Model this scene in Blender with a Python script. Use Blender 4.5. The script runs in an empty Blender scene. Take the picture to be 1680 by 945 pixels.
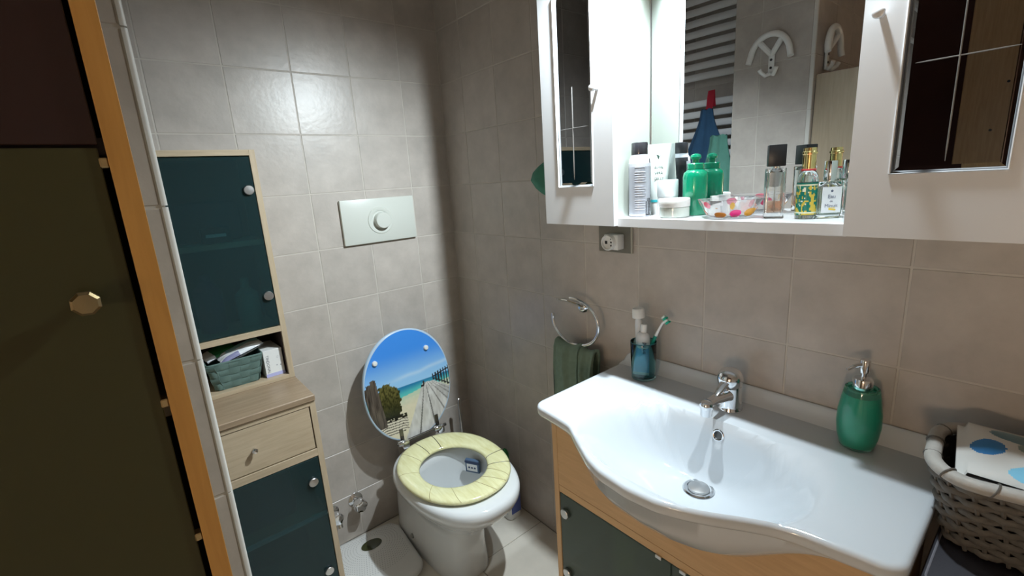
import bpy, bmesh, math, random
import numpy as np
from mathutils import Matrix, Vector
random.seed(7)
PI = math.pi
sc = bpy.context.scene
COL = sc.collection

# ---------------------------------------------------------------- camera, light, exposure
def euler_matrix(ax, ay, az):
    return Matrix.Rotation(az, 4, 'Z') @ Matrix.Rotation(ay, 4, 'Y') @ Matrix.Rotation(ax, 4, 'X')
cam_d = bpy.data.cameras.new('camera'); cam = bpy.data.objects.new('camera', cam_d); COL.objects.link(cam)
cam.matrix_world = Matrix.Translation((-1.105, -1.735, 1.405)) @ euler_matrix(*[math.radians(a) for a in (76.8818, 3.5946, -39.9928)])
cam_d.sensor_width = 36.0; cam_d.lens = 761.4 / 1680 * 36.0; cam_d.clip_start = 0.02
sc.camera = cam
w = bpy.data.worlds.new('world'); sc.world = w; w.use_nodes = True
w.node_tree.nodes['Background'].inputs[0].default_value = (0.6, 0.65, 0.7, 1)
w.node_tree.nodes['Background'].inputs[1].default_value = 0.15
sc.view_settings.view_transform = 'Standard'; sc.view_settings.look = 'None'
sc.view_settings.gamma = 1.0; sc.view_settings.use_curve_mapping = False
sc.view_settings.exposure = 0.52
try:
    sc.cycles.use_denoising = True
    sc.cycles.max_bounces = 14; sc.cycles.transmission_bounces = 12; sc.cycles.glossy_bounces = 6
    sc.cycles.caustics_refractive = True; sc.cycles.sample_clamp_indirect = 4.0
except Exception:
    pass
# downlights of the mirror cabinet: y, watts, aim direction, cone, blend
SPOTS = ((-1.085, 62.0, (-.30, .84, -1.30), 126, 1.0), (-1.412, 25.0, (-.42, -.02, -1), 122, 1.0))
SPOT_COL = (0.84, 0.95, 1.0)
HALL_W = 210.0           # globe lamp in the hall beyond the doorway
HALL_COL = (1.0, 0.745, 0.52)

# ---------------------------------------------------------------- materials
def _p(name):
    m = bpy.data.materials.new(name); m.use_nodes = True
    return m, m.node_tree, m.node_tree.nodes['Principled BSDF']
def mat(name, col, rough=0.5, metal=0.0, trans=0.0, ior=1.45, coat=0.0, noise=0.0, nscale=30.0, bump=0.0, bscale=200.0, emit=None, estr=0.0, alpha=1.0, spec=None, sub=0.0):
    m, t, b = _p(name)
    b.inputs['Base Color'].default_value = (*col, 1); b.inputs['Roughness'].default_value = rough
    b.inputs['Metallic'].default_value = metal; b.inputs['Transmission Weight'].default_value = trans
    b.inputs['IOR'].default_value = ior; b.inputs['Coat Weight'].default_value = coat
    b.inputs['Coat Roughness'].default_value = 0.05; b.inputs['Alpha'].default_value = alpha
    if spec is not None: b.inputs['Specular IOR Level'].default_value = spec
    if emit: b.inputs['Emission Color'].default_value = (*emit, 1); b.inputs['Emission Strength'].default_value = estr
    if noise or bump:
        g = t.nodes.new('ShaderNodeTexCoord')
        if noise:
            n = t.nodes.new('ShaderNodeTexNoise'); n.inputs['Scale'].default_value = nscale; n.inputs['Detail'].default_value = 4
            t.links.new(g.outputs['Object'], n.inputs['Vector'])
            r = t.nodes.new('ShaderNodeMapRange'); r.inputs[3].default_value = 1 - noise; r.inputs[4].default_value = 1 + noise
            t.links.new(n.outputs['Fac'], r.inputs[0])
            mx = t.nodes.new('ShaderNodeVectorMath'); mx.operation = 'SCALE'; mx.inputs[0].default_value = col
            t.links.new(r.outputs[0], mx.inputs['Scale']); t.links.new(mx.outputs[0], b.inputs['Base Color'])
        if bump:
            n2 = t.nodes.new('ShaderNodeTexNoise'); n2.inputs['Scale'].default_value = bscale; n2.inputs['Detail'].default_value = 3
            t.links.new(g.outputs['Object'], n2.inputs['Vector'])
            bp = t.nodes.new('ShaderNodeBump'); bp.inputs['Strength'].default_value = bump; bp.inputs['Distance'].default_value = 0.002
            t.links.new(n2.outputs['Fac'], bp.inputs['Height']); t.links.new(bp.outputs[0], b.inputs['Normal'])
    return m
def wood(name, c1, c2, stretch=(1, 1, 12), scale=9.0, rough=0.42, bump=0.08):
    m, t, b = _p(name)
    g = t.nodes.new('ShaderNodeNewGeometry'); mp = t.nodes.new('ShaderNodeMapping')
    mp.inputs['Scale'].default_value = [scale * 12 / s for s in stretch]
    t.links.new(g.outputs['Position'], mp.inputs['Vector'])
    n = t.nodes.new('ShaderNodeTexNoise'); n.inputs['Scale'].default_value = 1.0; n.inputs['Detail'].default_value = 6; n.inputs['Roughness'].default_value = 0.6
    n.inputs['Distortion'].default_value = 0.6
    t.links.new(mp.outputs[0], n.inputs['Vector'])
    r = t.nodes.new('ShaderNodeValToRGB'); r.color_ramp.elements[0].color = (*c2, 1); r.color_ramp.elements[1].color = (*c1, 1)
    r.color_ramp.elements[0].position = 0.32; r.color_ramp.elements[1].position = 0.66
    t.links.new(n.outputs['Fac'], r.inputs[0]); t.links.new(r.outputs[0], b.inputs['Base Color'])
    b.inputs['Roughness'].default_value = rough
    bp = t.nodes.new('ShaderNodeBump'); bp.inputs['Strength'].default_value = bump; bp.inputs['Distance'].default_value = 0.001
    t.links.new(n.outputs['Fac'], bp.inputs['Height']); t.links.new(bp.outputs[0], b.inputs['Normal'])
    return m
def tile_mat(name, base, rough, var=0.10, bump=0.35, bscale=55.0):
    m, t, b = _p(name)
    g = t.nodes.new('ShaderNodeNewGeometry'); oi = t.nodes.new('ShaderNodeObjectInfo')
    off = t.nodes.new('ShaderNodeVectorMath'); off.operation = 'SCALE'; off.inputs[0].default_value = (7, 13, 5)
    t.links.new(oi.outputs['Random'], off.inputs['Scale'])
    ad = t.nodes.new('ShaderNodeVectorMath'); ad.operation = 'ADD'
    t.links.new(g.outputs['Position'], ad.inputs[0]); t.links.new(off.outputs[0], ad.inputs[1])
    n = t.nodes.new('ShaderNodeTexNoise'); n.inputs['Scale'].default_value = 11; n.inputs['Detail'].default_value = 7; n.inputs['Roughness'].default_value = 0.62
    t.links.new(ad.outputs[0], n.inputs['Vector'])
    r = t.nodes.new('ShaderNodeMapRange'); r.inputs[1].default_value = 0.25; r.inputs[2].default_value = 0.75
    r.inputs[3].default_value = 1 - var; r.inputs[4].default_value = 1 + var
    t.links.new(n.outputs['Fac'], r.inputs[0])
    r2 = t.nodes.new('ShaderNodeMapRange'); r2.inputs[3].default_value = 0.965; r2.inputs[4].default_value = 1.035
    t.links.new(oi.outputs['Random'], r2.inputs[0])
    mu = t.nodes.new('ShaderNodeMath'); mu.operation = 'MULTIPLY'
    t.links.new(r.outputs[0], mu.inputs[0]); t.links.new(r2.outputs[0], mu.inputs[1])
    mx = t.nodes.new('ShaderNodeVectorMath'); mx.operation = 'SCALE'; mx.inputs[0].default_value = base
    t.links.new(mu.outputs[0], mx.inputs['Scale']); t.links.new(mx.outputs[0], b.inputs['Base Color'])
    n2 = t.nodes.new('ShaderNodeTexNoise'); n2.inputs['Scale'].default_value = bscale; n2.inputs['Detail'].default_value = 5
    t.links.new(ad.outputs[0], n2.inputs['Vector'])
    bp = t.nodes.new('ShaderNodeBump'); bp.inputs['Strength'].default_value = bump; bp.inputs['Distance'].default_value = 0.0015
    t.links.new(n2.outputs['Fac'], bp.inputs['Height']); t.links.new(bp.outputs[0], b.inputs['Normal'])
    b.inputs['Roughness'].default_value = rough
    return m
def vcol_mat(name, rough=0.25):
    m, t, b = _p(name)
    a = t.nodes.new('ShaderNodeVertexColor'); a.layer_name = 'print'
    t.links.new(a.outputs['Color'], b.inputs['Base Color']); b.inputs['Roughness'].default_value = rough
    return m
def srgb(r, g, b):
    f = lambda c: (c / 12.92 if c <= .04045 else ((c + .055) / 1.055) ** 2.4)
    return (f(r / 255), f(g / 255), f(b / 255))

M_TILE = tile_mat('taupe_wall_tile', (0.47, 0.425, 0.385), 0.33, 0.15)
M_FLOORT = tile_mat('cream_floor_tile', (0.72, 0.67, 0.59), 0.28, 0.06, 0.12)
M_GROUT = mat('wall_grout', (0.55, 0.51, 0.46), 0.9, noise=0.12, nscale=20)
M_FGROUT = mat('floor_grout', (0.36, 0.32, 0.28), 0.9)
M_PLASTER = mat('plaster', (0.68, 0.66, 0.63), 0.9, noise=0.03, nscale=4)
M_TRIM = mat('pale_trim', (0.60, 0.58, 0.54), 0.4)
M_MAPLE = wood('pale_maple', (0.53, 0.42, 0.29), (0.45, 0.35, 0.235), (1, 1, 12))
M_MAPLEH = wood('pale_maple_crossgrain', (0.53, 0.42, 0.29), (0.44, 0.34, 0.225), (12, 1, 1))
M_MAPLETOP = wood('brown_maple_top', (0.36, 0.26, 0.17), (0.27, 0.19, 0.12), (12, 1, 1))
M_HONEY = wood('beige_board', (0.42, 0.34, 0.24), (0.36, 0.285, 0.195), (1, 1, 14))
M_EDGE = wood('honey_edge', (0.52, 0.27, 0.065), (0.44, 0.22, 0.05), (1, 1, 14))
M_BEECH = wood('warm_beech', (0.60, 0.395, 0.20), (0.52, 0.335, 0.165), (1, 12, 1))
M_BEECHV = wood('warm_beech_upright', (0.60, 0.395, 0.20), (0.52, 0.335, 0.165), (1, 1, 12))
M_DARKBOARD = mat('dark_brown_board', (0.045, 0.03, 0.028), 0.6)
M_CER = mat('white_ceramic', (0.58, 0.62, 0.66), 0.07, coat=0.3)
M_CER2 = mat('toilet_ceramic', (0.74, 0.76, 0.77), 0.09, coat=0.3)
M_CHROME = mat('chrome', (0.78, 0.79, 0.81), 0.07, 1.0)
M_SATIN = mat('satin_metal', (0.58, 0.58, 0.58), 0.32, 1.0)
M_DKMETAL = mat('dark_steel', (0.20, 0.19, 0.18), 0.25, 1.0)
M_MIRROR = mat('mirror_silver', (0.80, 0.82, 0.83), 0.0, 1.0)
M_SMIRROR = mat('smoked_mirror', (0.40, 0.41, 0.42), 0.0, 1.0)
M_FROST = mat('frosted_engraving', (0.26, 0.25, 0.24), 0.4, 0.5)
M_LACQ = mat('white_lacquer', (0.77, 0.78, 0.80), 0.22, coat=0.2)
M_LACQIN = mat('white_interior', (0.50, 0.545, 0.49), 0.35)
M_TEAL = mat('teal_frosted_glass', (0.11, 0.25, 0.27), 0.15, 0.0, 0.9, 1.35)
M_OLIVE = mat('olive_frosted_glass', (0.11, 0.103, 0.042), 0.30, 0.0, 0.55, 1.35)
M_MAROON = mat('dark_maroon_glass', (0.028, 0.012, 0.011), 0.22)
M_BLACK = mat('black_plastic', (0.012, 0.013, 0.015), 0.35)
M_WHITEP = mat('white_plastic', (0.78, 0.78, 0.76), 0.35)
M_CREAMP = mat('cream_plastic', (0.60, 0.62, 0.57), 0.30)
M_GREYP = mat('grey_plastic', (0.30, 0.30, 0.29), 0.4)
M_GLASS = mat('clear_glass', (0.97, 0.99, 0.99), 0.0, 0.0, 1.0, 1.46)

# ---------------------------------------------------------------- geometry helpers
class G:
    def __init__(s): s.bm = bmesh.new()
    def _add(s, tmp, mx=None, mi=0):
        if mx is not None: bmesh.ops.transform(tmp, matrix=mx, verts=tmp.verts)
        vm = {}
        for v in tmp.verts: vm[v] = s.bm.verts.new(v.co)
        for f in tmp.faces:
            try:
                nf = s.bm.faces.new([vm[v] for v in f.verts]); nf.material_index = mi
            except ValueError: pass
        tmp.free(); return s
    def box(s, x0, x1, y0, y1, z0, z1, bev=0.0, mx=None, mi=0, seg=1):
        t = bmesh.new(); bmesh.ops.create_cube(t, size=1.0)
        for v in t.verts:
            v.co = Vector(((x0 + x1) / 2 + v.co.x * abs(x1 - x0), (y0 + y1) / 2 + v.co.y * abs(y1 - y0), (z0 + z1) / 2 + v.co.z * abs(z1 - z0)))
        if bev > 0: bmesh.ops.bevel(t, geom=list(t.edges), offset=bev, segments=seg, affect='EDGES', profile=0.5)
        return s._add(t, mx, mi)
    def raw(s, vs, fs, mx=None, mi=0):
        t = bmesh.new(); vv = [t.verts.new(v) for v in vs]
        for f in fs:
            try: t.faces.new([vv[i] for i in f])
            except ValueError: pass
        return s._add(t, mx, mi)
    def rings(s, rings, closed=True, cap0=True, cap1=True, mx=None, mi=0):
        n = len(rings[0]); vs = [p for r in rings for p in r]; fs = []
        for i in range(len(rings) - 1):
            for j in range(n if closed else n - 1):
                k = (j + 1) % n
                fs.append((i * n + j, i * n + k, (i + 1) * n + k, (i + 1) * n + j))
        if cap0: fs.append(tuple(range(n - 1, -1, -1)))
        if cap1: fs.append(tuple((len(rings) - 1) * n + j for j in range(n)))
        return s.raw(vs, fs, mx, mi)
    def lathe(s, prof, c=(0, 0, 0), n=28, mx=None, cap0=True, cap1=True, mi=0, sx=1, sy=1):
        rs = [[(c[0] + sx * r * math.cos(2 * PI * j / n), c[1] + sy * r * math.sin(2 * PI * j / n), c[2] + z) for j in range(n)] for r, z in prof]
        return s.rings(rs, True, cap0, cap1, mx, mi)
    def tube(s, pts, r, n=10, closed=False, mx=None, mi=0, flat=None):
        pts = [Vector(p) for p in pts]; N = len(pts); rs = []
        up = Vector((0.013, 0.021, 1)).normalized()
        t0 = (pts[1] - pts[0]).normalized()
        if abs(t0.dot(up)) > 0.9: up = Vector((1, 0.017, 0.011)).normalized()
        for i in range(N):
            a = pts[(i - 1) % N] if (closed or i > 0) else pts[i]
            b = pts[(i + 1) % N] if (closed or i < N - 1) else pts[i]
            t = (b - a).normalized()
            u = (up - t * up.dot(t))
            if u.length < 1e-5: u = t.orthogonal()
            u.normalize(); v = t.cross(u); up = u
            rr = r[i] if isinstance(r, (list, tuple)) else r
            fa, fb = flat if flat else (1, 1)
            rs.append([tuple(pts[i] + u * rr * fa * math.cos(2 * PI * j / n) + v * rr * fb * math.sin(2 * PI * j / n)) for j in range(n)])
        if closed: rs.append(rs[0])
        return s.rings(rs, True, not closed, not closed, mx, mi)
    def prism(s, poly, axis, a, b, mx=None, mi=0):
        def mk(p, d):
            return {'x': (d, p[0], p[1]), 'y': (p[0], d, p[1]), 'z': (p[0], p[1], d)}[axis]
        return s.rings([[mk(p, a) for p in poly], [mk(p, b) for p in poly]], True, True, True, mx, mi)
    def text(s, body, size, mx, mi=0, depth=0.0002, align='CENTER'):
        c = bpy.data.curves.new('t', 'FONT'); c.body = body; c.size = size; c.align_x = align; c.align_y = 'CENTER'; c.extrude = depth; c.resolution_u = 2
        o = bpy.data.objects.new('t', c); COL.objects.link(o)
        bpy.context.view_layer.update()
        dg = bpy.context.evaluated_depsgraph_get(); me = bpy.data.meshes.new_from_object(o.evaluated_get(dg))
        t = bmesh.new(); t.from_mesh(me)
        bpy.data.objects.remove(o); bpy.data.curves.remove(c); bpy.data.meshes.remove(me)
        return s._add(t, mx, mi)
def world_loc(o):
    l = Vector((0, 0, 0))
    while o: l += o.location; o = o.parent
    return l
def obj(name, g, m, parent=None, smooth=35, origin=None, fixn=True):
    bm = g.bm
    if fixn: bmesh.ops.recalc_face_normals(bm, faces=bm.faces)
    me = bpy.data.meshes.new(name)
    o = bpy.data.objects.new(name, me); COL.objects.link(o)
    if parent is not None:
        o.parent = parent; off = world_loc(parent)
    else:
        if origin is None:
            xs = [v.co for v in bm.verts]
            origin = (sum(v.x for v in xs) / len(xs), sum(v.y for v in xs) / len(xs), min(v.z for v in xs))
        o.location = origin; off = Vector(origin)
    bmesh.ops.translate(bm, vec=-off, verts=bm.verts)
    bm.to_mesh(me); bm.free()
    for mm in (m if isinstance(m, (list, tuple)) else [m]): me.materials.append(mm)
    if smooth:
        me.shade_smooth(); me.set_sharp_from_angle(angle=math.radians(smooth))
    return o
def tag(o, label, cat, group=None):
    o['label'] = label; o['category'] = cat
    if group: o['group'] = group
    return o
def thing(name, label, cat, loc, group=None):
    o = bpy.data.objects.new(name, None); COL.objects.link(o); o.location = loc; o.empty_display_size = 0.05
    return tag(o, label, cat, group)
def struct(name, g, m, smooth=0):
    o = obj(name, g, m, None, smooth, (0, 0, 0)); o['kind'] = 'structure'; return o
def TR(x, y, z): return Matrix.Translation((x, y, z))
def RX(a): return Matrix.Rotation(math.radians(a), 4, 'X')
def RY(a): return Matrix.Rotation(math.radians(a), 4, 'Y')
def RZ(a): return Matrix.Rotation(math.radians(a), 4, 'Z')
def frame(o, xdir, ydir):   # matrix with local x,y along given dirs at origin o
    x = Vector(xdir).normalized(); y = Vector(ydir).normalized(); z = x.cross(y)
    m = Matrix(((x.x, y.x, z.x, o[0]), (x.y, y.y, z.y, o[1]), (x.z, y.z, z.z, o[2]), (0, 0, 0, 1)))
    return m
def rrect(cx, cy, hx, hy, r, n=6):
    p = []
    for (sx, sy, a0) in ((1, 1, 0), (-1, 1, 90), (-1, -1, 180), (1, -1, 270)):
        for k in range(n + 1):
            a = math.radians(a0 + 90 * k / n)
            p.append((cx + sx * (hx - r) + r * math.cos(a), cy + sy * (hy - r) + r * math.sin(a)))
    return p
def sstep(a, b, x):
    t = min(1, max(0, (x - a) / (b - a))); return t * t * (3 - 2 * t)

# ---------------------------------------------------------------- the room
H = 2.6; YR = -2.75; XE = -2.25; XP = -1.0595; YP = -1.02; XR = -1.30; YJ = -.712   # XR, YJ: recess holding the radiator
g = G().box(-3.8, 0.1, YR - .1, 0.1, -0.1, -0.003); floor = struct('floor', g, M_FGROUT)
g = G().box(-3.8, 0.1, YR - .1, 0.1, H, H + .1); struct('ceiling', g, M_PLASTER)
wall_back = struct('wall_back', G().box(XR, 0.1, 0.0012, 0.1, 0, H), M_GROUT)
wall_right = struct('wall_right', G().box(0.0012, 0.1, YR, 0.0012, 0, H), M_GROUT)
wall_left = struct('wall_left', G().box(XE, XP - .0012, YP + .0012, YJ, 0, H).box(XE, XR - .0012, YJ, 0.1, 0, H), M_GROUT)
struct('wall_rear', G().box(XE, 0.0022, YR - .1, YR, 0, H), M_PLASTER)
HX, HY, HZ = -2.95, -2.12, 1.06; DY0, DY1 = -2.55, -1.64
we = G()
we.box(XE - .1, XE, YR, DY0, 0, H); we.box(XE - .1, XE, DY1, YP + .0022, 0, H); we.box(XE - .1, XE, DY0, DY1, 2.08, H)
struct('wall_entrance', we, mat('dark_red_plaster', (0.10, 0.045, 0.038), 0.8))
XH = -3.7
wh = G().box(XH - .1, XH, YR, -1.0, 0, H).box(XH, XE - .1, YR - .1, YR, 0, H).box(XH, XE - .1, -1.0, -.9, 0, H)
struct('wall_hall', wh, M_PLASTER)
struct('trim_2', G().box(XE - .11, XE + .012, DY0 - .06, DY0, 0, 2.14, .003).box(XE - .11, XE + .012, DY1, DY1 + .035, 0, 2.14, .003).box(XE - .11, XE + .012, DY0, DY1, 2.08, 2.14, .003), mat('dark_door_frame', (0.05, 0.02, 0.018), 0.4))

TILES = {}
def tile_mesh(kind, a, b, th=0.006):
    key = (kind, round(a, 4), round(b, 4))
    if key not in TILES:
        g = G(); j = 0.0015
        if kind == 'y': g.box(j, a - j, 0, th, j, b - j, 0.0013)
        if kind == 'yn': g.box(j, a - j, -th, 0, j, b - j, 0.0013)
        if kind == 'x': g.box(0, th, j, a - j, j, b - j, 0.0013)
        if kind == 'xn': g.box(-th, 0, j, a - j, j, b - j, 0.0013)
        if kind == 'z': g.box(j, a - j, j, b - j, -th, 0, 0.0012)
        me = bpy.data.meshes.new('tile'); g.bm.to_mesh(me); g.bm.free()
        me.materials.append(M_FLOORT if kind == 'z' else M_TILE)
        TILES[key] = me
    return TILES[key]
def put_tile(par, me, loc):
    o = bpy.data.objects.new('tile', me); COL.objects.link(o); o.parent = par; o.location = loc
xs = [XP, -.98, -.78, -.58, -.38, -.18, 0]
zs = [0.2 * i for i in range(13)]
jit = lambda: random.uniform(-.0004, .0003)
for i in range(len(xs) - 1):
    for z in zs: put_tile(wall_back, tile_mesh('y', xs[i + 1] - xs[i], .2), (xs[i], max(0, jit()), z))
ys = [0, -.155] + [-.155 - .2 * k for k in range(1, 13)]
for i in range(len(ys) - 1):
    for z in zs: put_tile(wall_right, tile_mesh('x', ys[i] - ys[i + 1], .2), (max(0, jit()), ys[i + 1], z))
yl = [YP + .012, -.82, YJ]
for i in range(len(yl) - 1):
    for z in zs: put_tile(wall_left, tile_mesh('xn', yl[i + 1] - yl[i], .2), (XP, yl[i], z))
yl = [YJ, -.60, -.40, -.20, 0]
for i in range(len(yl) - 1):
    for z in zs: put_tile(wall_left, tile_mesh('xn', yl[i + 1] - yl[i], .2), (XR, yl[i], z))
for z in zs: put_tile(wall_left, tile_mesh('yn', XP - XR, .2), (XR, YJ, z))
for z in zs: put_tile(wall_back, tile_mesh('y', XP - XR, .2), (XR, 0, z))
xl = [XP - .005 - .2 * k for k in range(6)]
for i in range(5):
    for z in zs: put_tile(wall_left, tile_mesh('y', .2, .2), (xl[i + 1], YP, z))
fx = [0 - .33 * k for k in range(8)]; fy = [-.14 - .33 * k for k in range(-1, 9)]
for i in range(len(fx) - 1):
    for k in range(len(fy) - 1):
        x1, x0 = fx[i], max(fx[i + 1], XE); y1, y0 = min(fy[k], 0), max(fy[k + 1], YR)
        if y1 - y0 < .02 or x1 - x0 < .02: continue
        if x1 < XP and y0 > YP: continue
        put_tile(floor, tile_mesh('z', x1 - x0, y1 - y0), (x0, y0, 0))
# rounded corner trim on the wall end, in tile-high lengths
g = G()
for z in zs:
    pr = [(XP + .0015, YP + .012), (XP + .0015, YP + .003)] + [(XP - .0025 + .004 * math.cos(a), YP + .0025 + .004 * math.sin(a)) for a in (0, -.4, -.8, -1.2, -1.57)] + [(XP - .005, YP - .0015), (XP - .005, YP + .012)]
    g.prism(pr, 'z', z + .001, min(z + .199, H - .001))
t1 = struct('trim_1', g, M_TRIM, 40)
# narrow brown cupboard beside the doorway, seen in the right door's mirror
cp = thing('brown_cupboard', 'brown wooden cupboard reflected in the right mirrored door', 'cupboard', (-2.12, -1.48, 0))
M_CUPB = wood('cupboard_brown', (0.62, 0.42, 0.22), (0.50, 0.32, 0.16), (1, 1, 14))
obj('carcass', G().box(XE + .002, -2.02, -1.60, -1.365, 0, 2.1, .002), M_CUPB, cp)
obj('cupboard_door', G().box(-2.019, -2.0, -1.597, -1.368, .06, 2.09, .002), M_CUPB, cp)
for yy, zz in ((-1.50, 1.66), (-1.47, 1.48)): obj('screw', G().lathe([(.005, 0), (.005, .002)], n=12, mx=TR(-2.0, yy, zz) @ RY(90)), M_BLACK, cp)

# ---------------------------------------------------------------- mirror cabinet
ML, MR, MB_, MT = -.762, -1.728, 1.275, 1.955; NL, NR = -1.0, -1.488; DX = -.168
mc = thing('mirror_cabinet', 'white bathroom wall cabinet with lit central mirror niche and two mirrored doors', 'cabinet', (-.08, -1.245, MB_))
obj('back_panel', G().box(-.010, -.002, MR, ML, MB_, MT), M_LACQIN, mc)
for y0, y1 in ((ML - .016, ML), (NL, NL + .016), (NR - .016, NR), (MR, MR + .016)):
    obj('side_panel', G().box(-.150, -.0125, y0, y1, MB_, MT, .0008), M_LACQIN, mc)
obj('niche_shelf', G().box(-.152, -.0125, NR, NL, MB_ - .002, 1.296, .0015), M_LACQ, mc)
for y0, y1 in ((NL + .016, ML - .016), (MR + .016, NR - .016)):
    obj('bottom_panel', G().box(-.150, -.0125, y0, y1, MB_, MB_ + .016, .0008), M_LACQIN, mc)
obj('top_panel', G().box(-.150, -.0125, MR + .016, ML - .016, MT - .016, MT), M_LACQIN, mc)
obj('niche_mirror', G().box(-.012, -.0102, NR, NL, 1.296, MT - .016), M_MIRROR, mc)
obj('mirror_edge_trim', G().box(-.015, -.012, NL - .0028, NL - .0002, 1.296, MT - .016, .0005), M_SATIN, mc)
cn = obj('canopy', G().box(-.27, -.002, MR - .01, ML + .01, MT + .004, MT + .04, .004), M_LACQ, mc)
def cab_door(y0, y1, p0, p1, zi, zo, knob_y, hinge_left):
    # y0>y1 outer limits, p0>p1 panel limits, zi/zo arch heights at p0 and p1
    d = G(); x0, x1 = DX, -.1505; zb = 1.376
    d.box(x0, x1, p0, y0, MB_ + .001, MT - .002, .0); d.box(x0, x1, y1, p1, MB_ + .001, MT - .002, .0)
    d.box(x0, x1, p1, p0, MB_ + .001, zb, .0)
    n = 10; arc = [(p0 + (p1 - p0) * k / n, zi + (zo - zi) * (math.sin(k / n * PI / 2) if zo > zi else 1 - math.cos(k / n * PI / 2))) for k in range(n + 1)]
    d.prism(arc + [(p1, MT - .002), (p0, MT - .002)], 'x', x0, x1)
    bmesh.ops.remove_doubles(d.bm, verts=d.bm.verts, dist=1e-5)
    do = obj('door', d, M_LACQ, mc, 30)
    bead = [(DX - .0004, p0 - .001, arc[0][1] - .001)] + [(DX - .0004, p0 - .001, zb + .001), (DX - .0004, p1 + .001, zb + .001), (DX - .0004, p1 + .001, arc[-1][1])] + [(DX - .0004, a, z) for a, z in arc[::-1]][1:-1]
    obj('bead', G().tube(bead, .0016, 6, True), M_LACQ, do)
    # bevelled mirror pane
    bv = .011; xm, xe = DX + .0035, DX + .0062
    outer = [(p0, zb), (p1, zb)] + arc[::-1]
    cx, cz = (p0 + p1) / 2, (zb + zi) / 2
    inner = [(min(max(a, p1 + bv), p0 - bv), max(z - bv, zb + bv)) for a, z in outer]
    pg = G(); pg.rings([[(xe, a, z) for a, z in outer], [(xm, a, z) for a, z in inner]], True, False, True)
    po = obj('mirror_pane', pg, M_SMIRROR, do, 5)
    return do
DL = cab_door(ML, NL - .002, -.816, -.940, 1.838, 1.90, -.956, True)
DR = cab_door(NR - .002 + .004, MR, -1.539, -1.671, 1.90, 1.838, -1.508, False)
def engrave(par, yv, zv0, zv1, yh0, yh1, zh0, zh1):
    xx = DX + .0030
    obj('engraved_line', G().tube([(xx, yv, zv0), (xx, yv, zv0 + .02), (xx, yv, zv1)], [.0004, .0011, .0011], 6), M_FROST, par)
    obj('engraved_line', G().tube([(xx, yh0, zh0), (xx, yh0 + (yh1 - yh0) * .12, zh0), (xx, yh0 + (yh1 - yh0) * .88, zh1), (xx, yh1, zh1)], [.0004, .0009, .0009, .0004], 6), M_FROST, par)
engrave(DL, -.872, 1.395, 1.625, -.828, -.925, 1.525, 1.525)
engrave(DR, -1.603, 1.392, 1.88, -1.555, -1.662, 1.535, 1.535)
for par, ky, kz in ((DL, -.957, 1.606), (DR, -1.509, 1.612)):
    obj('knob', G().lathe([(.0045, 0), (.0045, .011), (.007, .015), (.0085, .020), (.0075, .0235), (.003, .025)], n=18, mx=TR(DX, ky, kz) @ RY(-90)), M_LACQ, par)
M_LAMP = mat('lamp_glass', (1, 1, 1), 0.3, emit=(0.95, 0.98, 1.0), estr=12.0)
LAMPX, LAMPZ = -.205, MT - .006
for ly, SPOT_W, aim, cone, blend in SPOTS:
    dl = obj('downlight', G().lathe([(.028, 0), (.032, .002), (.032, .008), (.024, .008)], (LAMPX, ly, MT - .004)), M_SATIN, mc)
    obj('bulb', G().lathe([(.004, -.0018), (.022, -.0004), (.022, .004)], (LAMPX, ly, MT - .002)), M_LAMP, dl)
    ld = bpy.data.lights.new('downlight_beam', 'SPOT'); ld.energy = SPOT_W; ld.color = SPOT_COL; ld.spot_size = math.radians(cone); ld.spot_blend = blend; ld.shadow_soft_size = .016
    lo = bpy.data.objects.new('downlight_beam', ld); COL.objects.link(lo); lo.parent = mc; lo.location = Vector((LAMPX, ly, LAMPZ - .022)) - mc.location
    lo.rotation_euler = Vector(aim).to_track_quat('-Z', 'Y').to_euler()

# globe lamp standing in the hall beyond the doorway
cl = thing('table_lamp', 'white glass globe lamp on a console in the hall outside the doorway', 'lamp', (HX, HY, .82))
obj('globe', G().lathe([(.02, -.1), (.06, -.08), (.095, -.03), (.1, 0), (.095, .03), (.06, .08), (.02, .098)], (HX, HY, HZ), n=32), mat('opal_glass', (1, 1, 1), .4, emit=HALL_COL, estr=6.0), cl, 60)
obj('lamp_foot', G().lathe([(.08, 0), (.08, .012), (.02, .02), (.015, .06), (.03, .145)], (HX, HY, .82)), M_SATIN, cl)
cs = thing('console_table', 'narrow wooden console table in the hall under the globe lamp', 'table', (HX, HY, 0))
obj('table_top', G().box(HX - .15, HX + .15, HY - .4, HY + .4, .79, .818, .003), M_MAPLEH, cs)
for dx_ in (-.13, .13):
    for dy_ in (-.37, .37): obj('leg', G().box(HX + dx_ - .018, HX + dx_ + .018, HY + dy_ - .018, HY + dy_ + .018, 0, .7895, .002), M_MAPLE, cs)
ld = bpy.data.lights.new('table_lamp_light', 'POINT'); ld.energy = HALL_W; ld.color = HALL_COL; ld.shadow_soft_size = .105
lo = bpy.data.objects.new('table_lamp_light', ld); COL.objects.link(lo); lo.parent = cl; lo.location = (0, 0, HZ - .82)

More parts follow.
